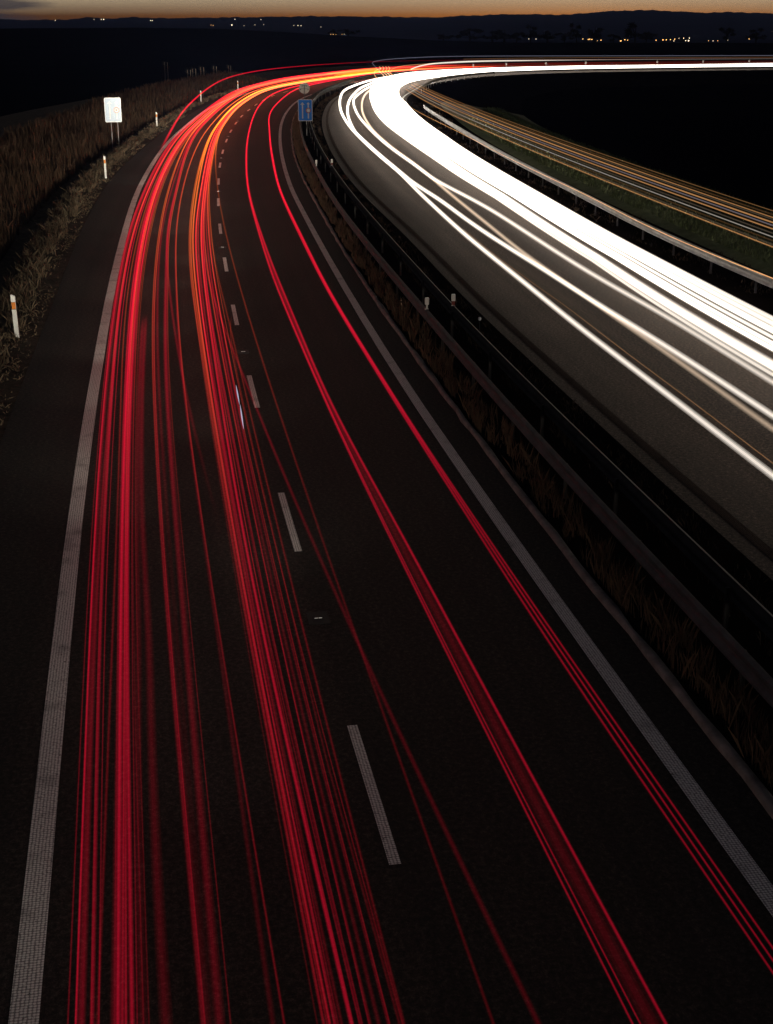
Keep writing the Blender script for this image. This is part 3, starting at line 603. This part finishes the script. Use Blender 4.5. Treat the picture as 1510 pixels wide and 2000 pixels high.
# x readings at those rows, kind, radius near/far, glow near/mid/far, label
TR = [
 ([148.5,156,164,174,187,202,217,232,252,283,317,358.5],'red',.012,.05,.36,.55,.55,'thin bright red streak nearest the left edge line'),
 ([155,163,169,177,191,204,220,235,255,285,319,360],'red',.03,.05,.06,.22,.4,'dim red streak hugging the left edge line'),
 ([161,169,174,180,198,214,226,240,260,289,321,362],'red',.03,.05,.10,.3,.4,'soft red streak just right of the outermost pair'),
 ([180,185,189,192,204,218,228,241,261,290,323,364],'red',.022,.05,.18,.75,.55,'bright red streak in the left lane edge bundle'),
 ([191,200,208,220,232,236.5,241,252,271,297,330,370],'hot',.018,.035,.08,.3,.6,'thin orange-red streak inside the left lane bundle'),
 ([222,226,230,235,236,244,250,260,275,300,332,372],'red',.035,.055,.07,.4,.5,'dim red band left of the brightest red band'),
 ([230,232,234,236,237,247,254,264,279.5,303,334,374],'red',.022,.06,.30,.9,.6,'brightest broad red band of the left lane, its left edge'),
 ([238,238,238,238,241,249,256,265,281,304,335,375],'red',.045,.06,.10,.45,.5,'broad red glow in the middle of the brightest band'),
 ([246,245,243,242,246,251,258,267,283,306,337,377],'hot',.02,.05,.10,.55,.6,'orange-red core streak of the brightest left lane band'),
 ([257.5,253,248,246,249.5,255,262.6,271.5,289,311,340,380],'red',.026,.06,.28,.5,.6,'right edge streak of the brightest left lane band'),
 ([278,272,269,270,267,270,277,None,None,None,None,None],'red',.05,.06,.035,.22,.3,'dim red streak that begins abruptly beside the brightest band'),
 ([322,308,297,290,277,277,283,None,None,None,None,None],'red',.06,.06,.05,.2,.3,'wide dim purple-red streak that begins abruptly in mid lane'),
 ([394,371,350,328,312,301,297,300.7,310,328,351.5,383],'hot',.022,.035,.07,.4,.7,'orange-red streak left of the empty lane centre'),
 ([398,375,352,330,313,304,300,303,312,330,353,384],'red',.05,.05,.055,.12,.4,'soft red companion of the orange-red streak'),
 ([411,390,366,344,327,312,307,308.6,315,335,357.5,386],'red',.04,.05,.012,.2,.5,'faint red streak in the middle of the left lane'),
 ([427,406,383,362,343,327,322,326,327,345,362,390],'red',.05,.08,.075,.35,.7,'wide soft red streak right of the lane centre'),
 ([552,512,470,429,393,364.5,350,345,344,357,377,407],'hot',.014,.03,.10,.45,.9,'lone thin orange streak between the two lane bundles'),
 ([530,495,461,428,392,363,348,344,343,356,376,406],'red',.03,.04,.035,.25,.1,'faint red twin of the lone orange streak'),
 ([628,584,534,485,445,410,390,372,369.5,379,395,419],'hot',.016,.05,.14,.4,.8,'left edge streak of the right wheel-track bundle'),
 ([634,589,538,488,448,413,392,376,372.5,382,397,420],'amber',.006,.055,.02,.18,.8,'glowing amber streak at the heart of the bend'),
 ([640,594,541,492,452,416.5,395,381,376,386,399,421],'hot',.016,.05,.30,1.1,.8,'bright orange-red streak running down the bundle'),
 ([649,602,549,501,458,425,400,387,381,393,405,424],'red',.03,.05,.16,.7,.6,'bold red streak inside the right wheel-track bundle'),
 ([663,614,558,506,461,428,405,393,386,395,407,426],'red',.04,.05,.06,.3,.4,'soft red filler streak of the bundle'),
 ([682,627,568,512,466,436,412,399,392,398,409,428],'red',.022,.05,.32,.65,.6,'vivid red streak in the middle of the bundle'),
 ([700,645,587,524,485,445,416.5,401,393,400,411,430],'red',.035,.05,.07,.55,.7,'red streak right of the bundle middle'),
 ([719,658,602,547,496,455,426.5,409,397,403,413,431],'hot',.03,.04,.07,.35,.7,'salmon-tinted streak in the right of the bundle'),
 ([735,672,612,553,503,459,432,413,403,404,414,431],'red',.05,.05,.05,.35,.4,'broad dim streak in the right of the bundle'),
 ([753,691,624,561,512,464,440,418.5,409,406,415,432],'red',.03,.045,.07,.5,.6,'dim red streak near the bundle right edge'),
 ([775,712,642,582,524,478,450,None,None,None,None,None],'hot',.016,.02,.05,.16,.2,'thin faint streak that begins near the third lane dash'),
 ([784,721,658,596,538,486,456,427,411,407,416,433],'hot',.016,.04,.07,.16,.5,'outermost thin streak of the bundle beside the dashes'),
]
HOT = {'red': .9, 'hot': 1.8, 'amber': 1.9}
cnt = 0
for xs, kind, r0, r1, g0, g1, g2, lb in TR:
    if cnt >= 18 and r0 >= .03: r0 *= .45
    g0 *= .8
    px = [(x, y) for x, y in zip(xs, Y12) if x is not None]
    full = xs[-1] is not None
    if full: px += upper(xs[-1])
    else: px += [(px[-1][0]+3, 612)]
    pts, S = sdcurve(px, .78+.05*((cnt*7) % 5-2)/2)
    rad = np.interp(S, [-5, 12, 70, 180, 300], [r0, (r0*2+r1)/3, r1, r1*1.3, r1*1.6]); glow = np.interp(S, [-4, 6, 22, 60, 110, 205, 232, 250, 330], [g0*.4, g0*.52, (g0+g1)*.23, g1*.45, g2*.6*HOT.get(kind, 1), g2*.7*HOT.get(kind, 1), g2*.25, g2*.012, g2*.001])
    if not full: glow = glow*np.clip((S[-1]-S)/2.0, 0, 1)
    tube('light_trail', pts, rad, glow, M[kind], lb, 'light trail', 'red tail light trails of the left lane'); cnt += 1
fr_ = np.random.default_rng(9)
for k in (0, 2, 3, 5, 6, 6, 7, 8, 9, 9, 12, 15, 18, 18, 20, 21, 22, 23, 23, 24, 24, 25, 26, 27):
    xs, kind, *_r = TR[k]
    pts, S = sdcurve([(x, y) for x, y in zip(xs, Y12)]+upper(xs[-1]), .72+.2*fr_.random())
    d_ = fr_.uniform(-.13, .13)+.02*np.sin(S*.05+k); q = np.array([np.interp(S, CS, CN[:, 0]), np.interp(S, CS, CN[:, 1])]).T
    pts[:, :2] += q*d_[:, None]
    tube('light_trail', pts, np.interp(S, [0, 70, 180], [.007, .016, .03]), fr_.uniform(.5, 1.5)*np.interp(S, [-5, 10, 40, 120, 200, 232, 250, 300], [.035, .055, .24, .4, .4, .12, .004, .0]), M['hot' if fr_.random() < .5 else 'red'], 'hair-thin red streak woven into the dense tail light bundles of the left lane', 'light trail', 'hair-thin red streaks of the left lane', shells=[(1.0, .8)])
# amber indicator lights sweeping round the bend
for j, (a, b) in enumerate(((.15, .2), (.45, .5), (.62, .6), (.85, .8))):
    px = [(p[0]*(1-a)+q[0]*a, p[1]*(1-a)+q[1]*a) for p, q in zip(OUT, INN)][7:10]
    px = [((px[0][0]+px[1][0])/2+8*j, (px[0][1]+px[1][1])/2-.3*j)]+px[1:]
    pts, S = sdcurve(px, .8, 3, 0)
    tube('light_trail', pts, .13, .6*np.clip((S-S[0])/1.5, 0.1, 1), M['amber'], ['topmost','upper','middle','lowest'][j]+' orange streak of the glowing bend left of the white glare', 'light trail', 'amber streaks in the bend')
# second lane
LANE2A = [(488.5,250),(494,231),(503,213),(511,200),(530,185),(557,173.5),(590,165),(640,157.5),(690,150.5)]+INN[9:]
LANE2B = [(527,250),(524.6,235),(530,215),(544,200),(562,185),(580,173.5),(604,165.5),(640,158.5),(690,151.5)]+INN[9:]
L2 = [
 ([(1236,2000),(1112,1750),(956,1450),(863,1250),(737,1000),(643,800),(579,650),(536,550),(506,455),(484.5,372),(480.5,305)]+LANE2A,'red',.012,.06,.26,.5,.5,'left edge of the wide red streak in the overtaking lane'),
 ([(1251,2000),(1120,1750),(963,1450),(868,1250),(741,1000),(644,800),(580,650),(537,550),(507,455),(485,372),(481,305)]+LANE2A,'red',.010,.03,.24,.25,.2,'thin line just inside the wide overtaking lane streak'),
 ([(1274,2000),(1148,1750),(981,1450),(883,1250),(752,1000),(646,800),(584,650),(541,550),(508,455),(485.5,372),(481.5,305)]+LANE2A,'red',.085,.06,.045,.2,.3,'wide dim red filling of the overtaking lane streak'),
 ([(1301,2000),(1178,1750),(997,1450),(896,1250),(765,1000),(648,800),(589,650),(545,550),(510,455),(486,372),(482,305)]+LANE2A,'red',.018,.06,.30,.5,.5,'right edge of the wide red streak in the overtaking lane'),
 ([(1510,1900),(1350,1664),(1166,1400),(1038,1210),(912,1000),(838,892),(717,694),(675,628),(638,565),(591,469.5),(559,403),(546,372),(531,305)]+LANE2B,'red',.013,.06,.22,.7,.6,'left line of the slim red streak beside the right edge line'),
 ([(1510,1876),(1357,1650),(1182,1400),(1045,1204),(917,1000),(842,892),(720,694),(677.5,628),(640.5,565),(593.5,469.5),(561,403),(547,372),(532,305)]+LANE2B,'red',.012,.05,.24,.7,.4,'middle line of the slim red streak beside the right edge line'),
 ([(1510,1852),(1366,1640),(1194,1400),(1052,1200),(922,1000),(844,892),(722,694),(679.5,628),(642,565),(595,469.5),(562,403),(548,372),(533,305)]+LANE2B,'red',.013,.05,.22,.5,.4,'right line of the slim red streak beside the right edge line'),
 ([(964,2000),(851,1682),(786,1500),(755,1400),(696,1250),(612,1000),(544,800),(496,650),(466,550),(441,455),(426,372),(421,305),(433,250)]+upper(433),'hot',.018,.045,.05,.16,.7,'thin red streak crossing the lane dashes, steady slope'),
 ([(1052,2000),(951,1792),(871,1626),(770,1425),(696,1250),(584,998),(528.5,862),(483,752),(453,676),(418,590),(407,550),(395,455),(401,372),(411,305),(430,250)]+upper(430),'red',.03,.045,.05,.2,.6,'soft red streak of a car changing lane across the dashes'),
 ([(449,1100),(427,1000),(418,988),(398,914),(372,827),(357,735),(342,650),(329,550),(326,455),(344,372),(361,305),(389,250)]+upper(389),'red',.035,.06,.0,.2,.6,'dim red streak drifting right inside the left lane'),
]
for px, kind, r0, r1, g0, g1, g2, lb in L2:
    g0 *= .75
    drift = 'drifting' in lb
    pts, S = sdcurve(px, .75, 4.0, 0 if drift else 10)
    rad = np.interp(S, [-5, 12, 70, 180, 300], [r0, (r0*2+r1)/3, r1, r1*1.3, r1*1.6]); glow = np.interp(S, [-4, 6, 22, 60, 110, 205, 232, 250, 330], [g0*.4, g0*.52, (g0+g1)*.23, g1*.45, g2*.6*HOT.get(kind, 1), g2*.7*HOT.get(kind, 1), g2*.25, g2*.012, g2*.001])
    if drift: glow = glow*np.clip((S-S[0])/8, 0, 1)
    tube('light_trail', pts, rad, glow, M[kind], lb, 'light trail', 'red trails of the overtaking lane')
# high marker light of a truck on the left lane
HR = [(300,322,2.8),(308,305,2.85),(317,288,2.9),(330,262,2.95),(345,236,3.0),(360,214,3.0),(380,194,3.0),(401,176,3.0),(424,161,2.95),(450,150,2.9),(485,141.5,2.8),(520,136,2.6),(560,131.5,2.4),(640,125.3,2.1),(735,120.5,1.9),(850,118,1.7),(1000,117,1.5),(1530,113,1.4)]
pts = gauss(catmull(np.array([pt(*h) for h in HR]), 1.5), 3); u = pts[:, 1]
tube('light_trail', pts, .07, np.interp(u, [62, 72, 95, 140, 215, 240, 300], [.03, .4, .5, .38, .14, .04, .01]), M['red'], 'single high red streak arching above the left edge of the bend', 'light trail')
# pale short streak near the fourth dash
for a, b, lb in (((461,752),(468,790),'upper short pale blue streak beside the lane dash'), ((469,790),(476,838),'lower short pale blue streak beside the lane dash')):
    A_, B_ = pt(*a, .9), pt(*b, .9); u = np.linspace(0, 1, 12)[:, None]; pts = A_*(1-u)+B_*u
    tube('light_trail', pts, .018*np.sin(np.linspace(.15, math.pi-.15, 12)), .3, M['pale'], lb, 'light trail', 'pale blue short streaks')
# ---------------------------------------------------------------- white headlight trails
GL = [(1540,122.5),(1250,127),(1000,131.5),(902,135),(831,138),(783,143),(759,149),(740,157),(728,168),(725,180),(727,198),(736,219),(754,240),(783,262),(819,288),(855,312),(890,338),(959,378),(1058,438),(1157,507),(1257,578),(1356,638),(1510,731)]
GR = [(1540,129.5),(1250,133),(1000,139),(902,145),(866,149),(831,153.6),(802,159.6),(785,167),(778,177),(778,183),(783,195),(800,208),(834,238),(884,278),(959,325),(1058,381),(1157,438),(1257,492.7),(1356,542),(1510,624)]
WZ = .65
def guide(px, sig=4):
    q = sorted(sd(pt(x, y, WZ)) for x, y in px); s = np.array([a for a, _ in q]); d = np.array([b for _, b in q]); S = np.arange(-12, 316, 1.0)
    return S, gauss(np.interp(S, s, d), sig)
SG, dL = guide(GL); _, dR = guide(GR)
dR = np.minimum(dR, RRD(SG)-.7); dL = np.minimum(dL, dR-2.2)
bands = [(.02, .21, 7, 'cream lower edge of the merged white glare'), (.335, .60, 10, 'broad middle band of the merged white glare'), (.69, .99, 11, 'top band of the merged white glare along the pale rail side')]
wr = np.random.default_rng(3)
for a, b, n, lb in bands:
    for k in range(n):
        u = a+(b-a)*(k+.5)/n + wr.normal()*.006; z = WZ+wr.normal()*.04
        wob = 0.03*np.sin(SG*.03+k)
        # far round the bend the gaps close
        uu = u*np.clip((90-SG)/60, 0, 1)+(k/(n-1)*.34+{7: 0, 10: .33, 11: .66}[n])*(1-np.clip((90-SG)/60, 0, 1))
        pts = np.column_stack([P(SG, dL+(dR-dL)*uu+wob), np.full(len(SG), z)])
        glow = np.interp(SG, [-10, 20, 50, 110, 180, 240, 320], [.26, .32, .55, .9, 1.1, .7, .45])*wr.uniform(.35, 1.5)
        tube('light_trail', pts, np.interp(SG, [0, 60, 150, 200, 240, 316], [.05, .06, .10, .105, .10, .075]), glow, M['white_l'], lb, 'light trail', 'merged white headlight trails', shells=WIDE)
WT = [
 ([(850,139),(790,146.5),(752,151),(728,156),(702,163),(680.5,171.5),(666,188),(664,207),(673,231),(688,252.6),(711.5,276.4),(742.5,305),(783,338),(810,367),(859,413),(909,459),(968.6,507),(1058,578),(1102,617),(1228,712),(1354,808),(1510,929)], .06,.05, 1.1,'lowest white streak sweeping round the inside of the white-lit road'),
 ([(850,140),(790,147.5),(752,152.5),(730,160.5),(709,169),(695,181),(680.5,202.5),(679,221.6),(685,240.7),(697,262),(713,276),(744,304),(784,337),(812,362),(859,388),(909,428),(983.5,478),(1058,522.5),(1132.5,572),(1153,585.6),(1304,676),(1404,741.6),(1510,812)], .06,.065,1.1,'second white streak, splitting from the lowest one'),
 ([(850,141),(790,149),(752,156),(726,168),(706,180),(690,195),(693.6,212),(704,231),(721,250),(740,269),(769,293),(807,319),(834,339.6),(849,353),(884,369),(958.7,408),(1058,473),(1157,537),(1257,592),(1356,647),(1404,681),(1510,747)], .06,.055,.8,'third white streak running just below the white glare'),
 ([(850,142),(790,150.5),(752,160),(725,175),(711.5,188),(707,202.5),(709,221.6),(719,240.7),(729,255),(745,270),(772,293),(809,319),(836,340),(852,355),(884,382),(958.7,442),(1038,507.6),(1107.7,552),(1160,592),(1304,688),(1404,762),(1510,838)], .055,.045,.45,'tan-white streak that merges under the second one'),
]
for px, r0, r1, g, lb in WT:
    q = sorted(sd(pt(x, y, WZ)) for x, y in px); s = np.array([a for a, _ in q]); d = np.array([b for _, b in q]); S = np.arange(-6, s[-1], 1.0)
    D = np.interp(S, s, d); D = np.where(S < s[0], d[0]+(d[1]-d[0])/(s[1]-s[0])*(S-s[0]), D); D = gauss(D, 3.0)
    for dd, rr, gg in ((.0, r0*1.75, 1.0),):
        pts = np.column_stack([P(S, D+dd), np.full(len(S), WZ+dd*.3)])
        glow = gg*g*np.interp(S, [-5, 20, 60, 120, 200, 260], [.24, .42, .9, 1.7, 1.8, 1.6])
        tube('light_trail', pts, np.interp(S, [0, 60, 150], [rr*.7, rr, rr*1.4]), glow, M['tan' if 'tan-white' in lb else 'white_l'], lb, 'light trail', 'separate white headlight trails')
# thin tan line beside the lowest streak, golden line on the rail, pale hook of a lorry top light
px = [(900,443),(968.6,499),(1058,565),(1107.7,600),(1228,692),(1354,786),(1510,905)]
pts, S = sdcurve(px, .72, 4, 6); tube('light_trail', pts, .011, .11, M['gold'], 'hair-thin tan line above the lowest white streak', 'light trail')
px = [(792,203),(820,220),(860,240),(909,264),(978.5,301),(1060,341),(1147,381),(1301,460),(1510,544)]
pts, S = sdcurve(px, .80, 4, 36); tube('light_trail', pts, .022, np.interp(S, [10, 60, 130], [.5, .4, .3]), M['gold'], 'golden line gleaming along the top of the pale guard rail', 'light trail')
TL = [([(812,163),(1000,237),(1157,292),(1306,345),(1396,380),(1510,419)],'gold',.012,.35,'topmost dim golden truck light line at right'),
      ([(808,165),(1000,242),(1366,380),(1510,431)],'gold',.016,.7,'second golden truck light line from the top'),
      ([(803,167),(1000,249),(1343,380),(1510,440)],'gold',.022,.9,'third golden truck light line from the top'),
      ([(799,169),(1000,253),(1328,380),(1510,449)],'pale',.02,.25,'grey streak between the golden truck light lines'),
      ([(797,170),(1000,257),(1314,380),(1510,457)],'gold',.02,.8,'fourth golden truck light line from the top'),
      ([(795,171.5),(1000,266),(1284,380),(1510,467)],'white_l',.016,.6,'pale cream truck light line above the green stand-in bank'),
      ([(792,174),(1000,277),(1250,380),(1510,486)],'gold',.02,.75,'lowest golden truck light line above the green stand-in bank')]
for k in range(6):
    a, b = TL[(0, 1, 2, 4, 5, 5)[k]][0], TL[(1, 2, 4, 5, 6, 6)[k]][0]; f_ = (.5, .45, .5, .5, .35, .7)[k]
    e0 = [(a[i][0]*(1-f_)+b[i][0]*f_, a[i][1]*(1-f_)+b[i][1]*f_) for i in (0, 1)]; e1 = (1510, a[-1][1]*(1-f_)+b[-1][1]*f_)
    TL.append((e0+[e1], 'tan' if k % 2 else 'gold', .02, .10, 'dim tan haze line between the golden truck light lines'))
for px, kind, r_, g, lb in TL:
    q = np.array([curtain(x, y, 13.6) for x, y in px]); C = catmull(q, 3.0)
    zf = np.polyfit(np.linspace(0, 1, len(C)), C[:, 2], 1); C[:, 2] = np.polyval(zf, np.linspace(0, 1, len(C)))
    L = gauss(np.array([sd(p) for p in C]), 2); S = np.arange(-16, L[:, 0].max(), 1.0); o_ = np.argsort(L[:, 0])
    Z = np.interp(S, L[o_, 0], C[o_, 2])
    tube('light_trail', np.column_stack([P(S, 0*S+13.6), Z]), np.interp(S, [20, 60, 140], [r_*1.2, r_*1.7, r_*2.4]), g*.24, M[kind], lb, 'light trail', 'marker light lines of passing trucks')
# upper lines at the far bend
def sky_curve(px, z):
    return catmull(np.array([pt(x, y, z) for x, y in px]), 3.0)
tube('light_trail', sky_curve([(752,150),(742,140),(733,130),(728,124),(730,120.5),(745,117.5),(775,114.5),(810,112.5),(860,110.5),(950,109.5),(1250,109),(1540,108.3)], 3.4), .05, .08, M['pale'], 'thin bluish white line hooking back over the orange bend', 'light trail')
tube('light_trail', sky_curve([(905,115.5),(1000,113.8),(1180,112.5),(1350,112.3),(1540,111.5)], 3.0), .045, .06, M['gold'], 'faint tan line above the far white streak', 'light trail')
C = sky_curve([(803,135),(820,129),(845,124.5),(880,122),(940,119.5),(1050,118),(1250,116),(1540,114.5)], 2.2)
tube('light_trail', C, np.interp(C[:, 0], [0, 12, 30, 60], [.08, .16, .07, .04]), np.interp(C[:, 0], [0, 20, 35, 90], [.5, .5, .12, .04]), M['white_l'], 'short bright white blade above the far end of the glare', 'light trail')
for j, x in enumerate((741, 747.5, 753.5, 759)):
    pts = sky_curve([(x, 130), (x+2.5, 134.5), (x-.5, 139), (x+5, 144), (x+11, 151)], 1.6)
    tube('light_trail', pts, .06, .7, M['gold'], ['first','second','third','last'][j]+' little golden squiggle from the left where orange meets white', 'light trail', 'golden squiggles at the bend')
tube('light_trail', sky_curve([(745,133),(734,138),(731,144),(735,152),(738,159)], 1.6), .06, .55, M['gold'], 'golden hook dropping at the end of the orange band', 'light trail')
tube('light_trail', sky_curve([(762,142),(768,134),(785,129),(810,126.5),(850,124)], 1.6), .05, .35, M['gold'], 'golden arc rising right of the squiggles', 'light trail')
# ================================================================ lamps of the passing cars on the near carriageway, plus an added spot on the sign
br = np.random.default_rng(21)
def beam(s, d, energy, up):
    l = bpy.data.lights.new('headlight_or_added_spot', 'SPOT'); l.energy = energy; l.color = (1, .97, .80); l.spot_size = math.radians(128); l.spot_blend = 1.0; l.shadow_soft_size = .3
    o = bpy.data.objects.new('headlight_or_added_spot', l); COL.objects.link(o); q = P(s, d); o.location = (q[0], q[1], br.uniform(.75, 1.15))
    o.rotation_euler = (math.radians(90+up), 0, heading(s)+math.radians(br.uniform(-4, 16)))
for s in np.arange(-30, 186, 2.5): beam(s, br.uniform(-3.3, -.5), BEAM*float(np.interp(s, [-30, 0, 15, 45, 100, 186], [.16, .32, .58, 1.05, 1.0, .6]))*br.uniform(.8, 1.2), 36)
q = P(60, -1.2); l = bpy.data.lights.new('headlight_or_added_spot', 'SPOT'); l.energy = SIGNB; l.color = (1, .88, .78); l.spot_size = math.radians(7); l.spot_blend = 1.0; l.shadow_soft_size = .2  # extra spot lamp, added only to overexpose the sign on two poles
o = bpy.data.objects.new('headlight_or_added_spot', l); COL.objects.link(o); o.location = (q[0], q[1], .8)
tgt = bpy.data.objects['lane_sign'].location + Vector((-.15, 0, 2.7)); o.rotation_euler = (tgt-o.location).to_track_quat('-Z', 'Y').to_euler()
# ================================================================ air
if HAZE > 0:
    b = MB(); b.box(-2600, 2600, -120, 6300, -75, 190); m, nt, out = newmat('evening_haze'); v = N(nt, 'ShaderNodeVolumePrincipled', Density=HAZE, Anisotropy=.2); v.inputs['Color'].default_value = HAZEC
    nt.links.new(v.outputs[0], out.inputs['Volume']); tag(b.build('haze', m), kind='stuff')
# ================================================================ sky, sun, camera
w = bpy.data.worlds.new('World'); SC.world = w; w.use_nodes = True; nt = w.node_tree; nt.nodes.clear()
out = N(nt, 'ShaderNodeOutputWorld'); bg = N(nt, 'ShaderNodeBackground', Strength=SKY)
sky = N(nt, 'ShaderNodeTexSky', sky_type='NISHITA'); sky.sun_disc = False; sky.sun_elevation = math.radians(SUNEL); sky.sun_rotation = math.radians(SUNROT); sky.dust_density = DUST; sky.altitude = 300; sky.ozone_density = 2.0
tc = N(nt, 'ShaderNodeTexCoord')
# a few low dark clouds to the left
mp = N(nt, 'ShaderNodeMapping'); mp.inputs['Scale'].default_value = (14, 14, 210); nt.links.new(tc.outputs['Generated'], mp.inputs[0])
cn = N(nt, 'ShaderNodeTexNoise', Scale=1.0, Detail=5.0, Roughness=.55); nt.links.new(mp.outputs[0], cn.inputs['Vector'])
sx = N(nt, 'ShaderNodeSeparateXYZ'); nt.links.new(tc.outputs['Generated'], sx.inputs[0])
mr = N(nt, 'ShaderNodeMapRange'); mr.inputs['From Min'].default_value = -.19; mr.inputs['From Max'].default_value = -.268; nt.links.new(sx.outputs['X'], mr.inputs['Value'])
ad = N(nt, 'ShaderNodeMath', operation='MULTIPLY'); nt.links.new(mr.outputs[0], ad.inputs[0]); nt.links.new(cn.outputs['Fac'], ad.inputs[1])
cl = N(nt, 'ShaderNodeMapRange'); cl.inputs['From Min'].default_value = .22; cl.inputs['From Max'].default_value = .42; cl.inputs['To Max'].default_value = .82; nt.links.new(ad.outputs[0], cl.inputs['Value'])
mx = N(nt, 'ShaderNodeMixRGB'); hs = N(nt, 'ShaderNodeHueSaturation', Hue=HUE, Saturation=SAT); nt.links.new(sky.outputs[0], hs.inputs['Color']); nt.links.new(cl.outputs[0], mx.inputs[0]); 
zr = N(nt, 'ShaderNodeMapRange'); zr.inputs['From Min'].default_value = .003; zr.inputs['From Max'].default_value = .016; zr.inputs['To Max'].default_value = TANF; nt.links.new(sx.outputs['Z'], zr.inputs['Value'])
zf = N(nt, 'ShaderNodeMapRange'); zf.inputs['From Min'].default_value = .45; zf.inputs['From Max'].default_value = .05; nt.links.new(sx.outputs['Z'], zf.inputs['Value'])
yf = N(nt, 'ShaderNodeMapRange'); yf.inputs['From Min'].default_value = .0; yf.inputs['From Max'].default_value = .8; nt.links.new(sx.outputs['Y'], yf.inputs['Value'])
zm = N(nt, 'ShaderNodeMath', operation='MULTIPLY'); nt.links.new(zr.outputs[0], zm.inputs[0]); nt.links.new(zf.outputs[0], zm.inputs[1])
zn = N(nt, 'ShaderNodeMath', operation='MULTIPLY'); nt.links.new(zm.outputs[0], zn.inputs[0]); nt.links.new(yf.outputs[0], zn.inputs[1])
tan = N(nt, 'ShaderNodeMixRGB'); nt.links.new(zn.outputs[0], tan.inputs[0]); nt.links.new(hs.outputs[0], tan.inputs[1]); tan.inputs[2].default_value = TAN
nt.links.new(tan.outputs[0], mx.inputs[1]); mx.inputs[2].default_value = CLOUD
nt.links.new(mx.outputs[0], bg.inputs['Color']); nt.links.new(bg.outputs[0], out.inputs[0])
sl = bpy.data.lights.new('sun', 'SUN'); sl.energy = SUNE; sl.angle = math.radians(.5); sl.color = (1, .7, .45)
so = bpy.data.objects.new('sun', sl); COL.objects.link(so); el = math.radians(max(SUNEL, .5)); az = math.radians(SUNROT)
sdir = Vector((math.sin(az)*math.cos(el), math.cos(az)*math.cos(el), math.sin(el))); so.rotation_euler = sdir.to_track_quat('Z', 'Y').to_euler()
cam = bpy.data.cameras.new('camera'); cam.sensor_fit = 'VERTICAL'; cam.sensor_height = 24; cam.lens = F*24/2000; cam.clip_end = 20000; cam.clip_start = .1
co = bpy.data.objects.new('camera', cam); COL.objects.link(co); co.location = (0, 0, CAMH); co.rotation_euler = (math.pi/2-PITCH, 0, 0); SC.camera = co
SC.view_settings.view_transform = 'Standard'; SC.view_settings.look = 'None'; SC.view_settings.exposure = EXPOSURE; SC.view_settings.gamma = 1
SC.cycles.transparent_max_bounces = 256; SC.cycles.max_bounces = 6; SC.cycles.diffuse_bounces = 1; SC.cycles.glossy_bounces = 1; SC.cycles.transmission_bounces = 1; SC.cycles.volume_bounces = 0
SC.cycles.use_denoising = True; SC.cycles.sample_clamp_indirect = 3.0; SC.render.film_transparent = False
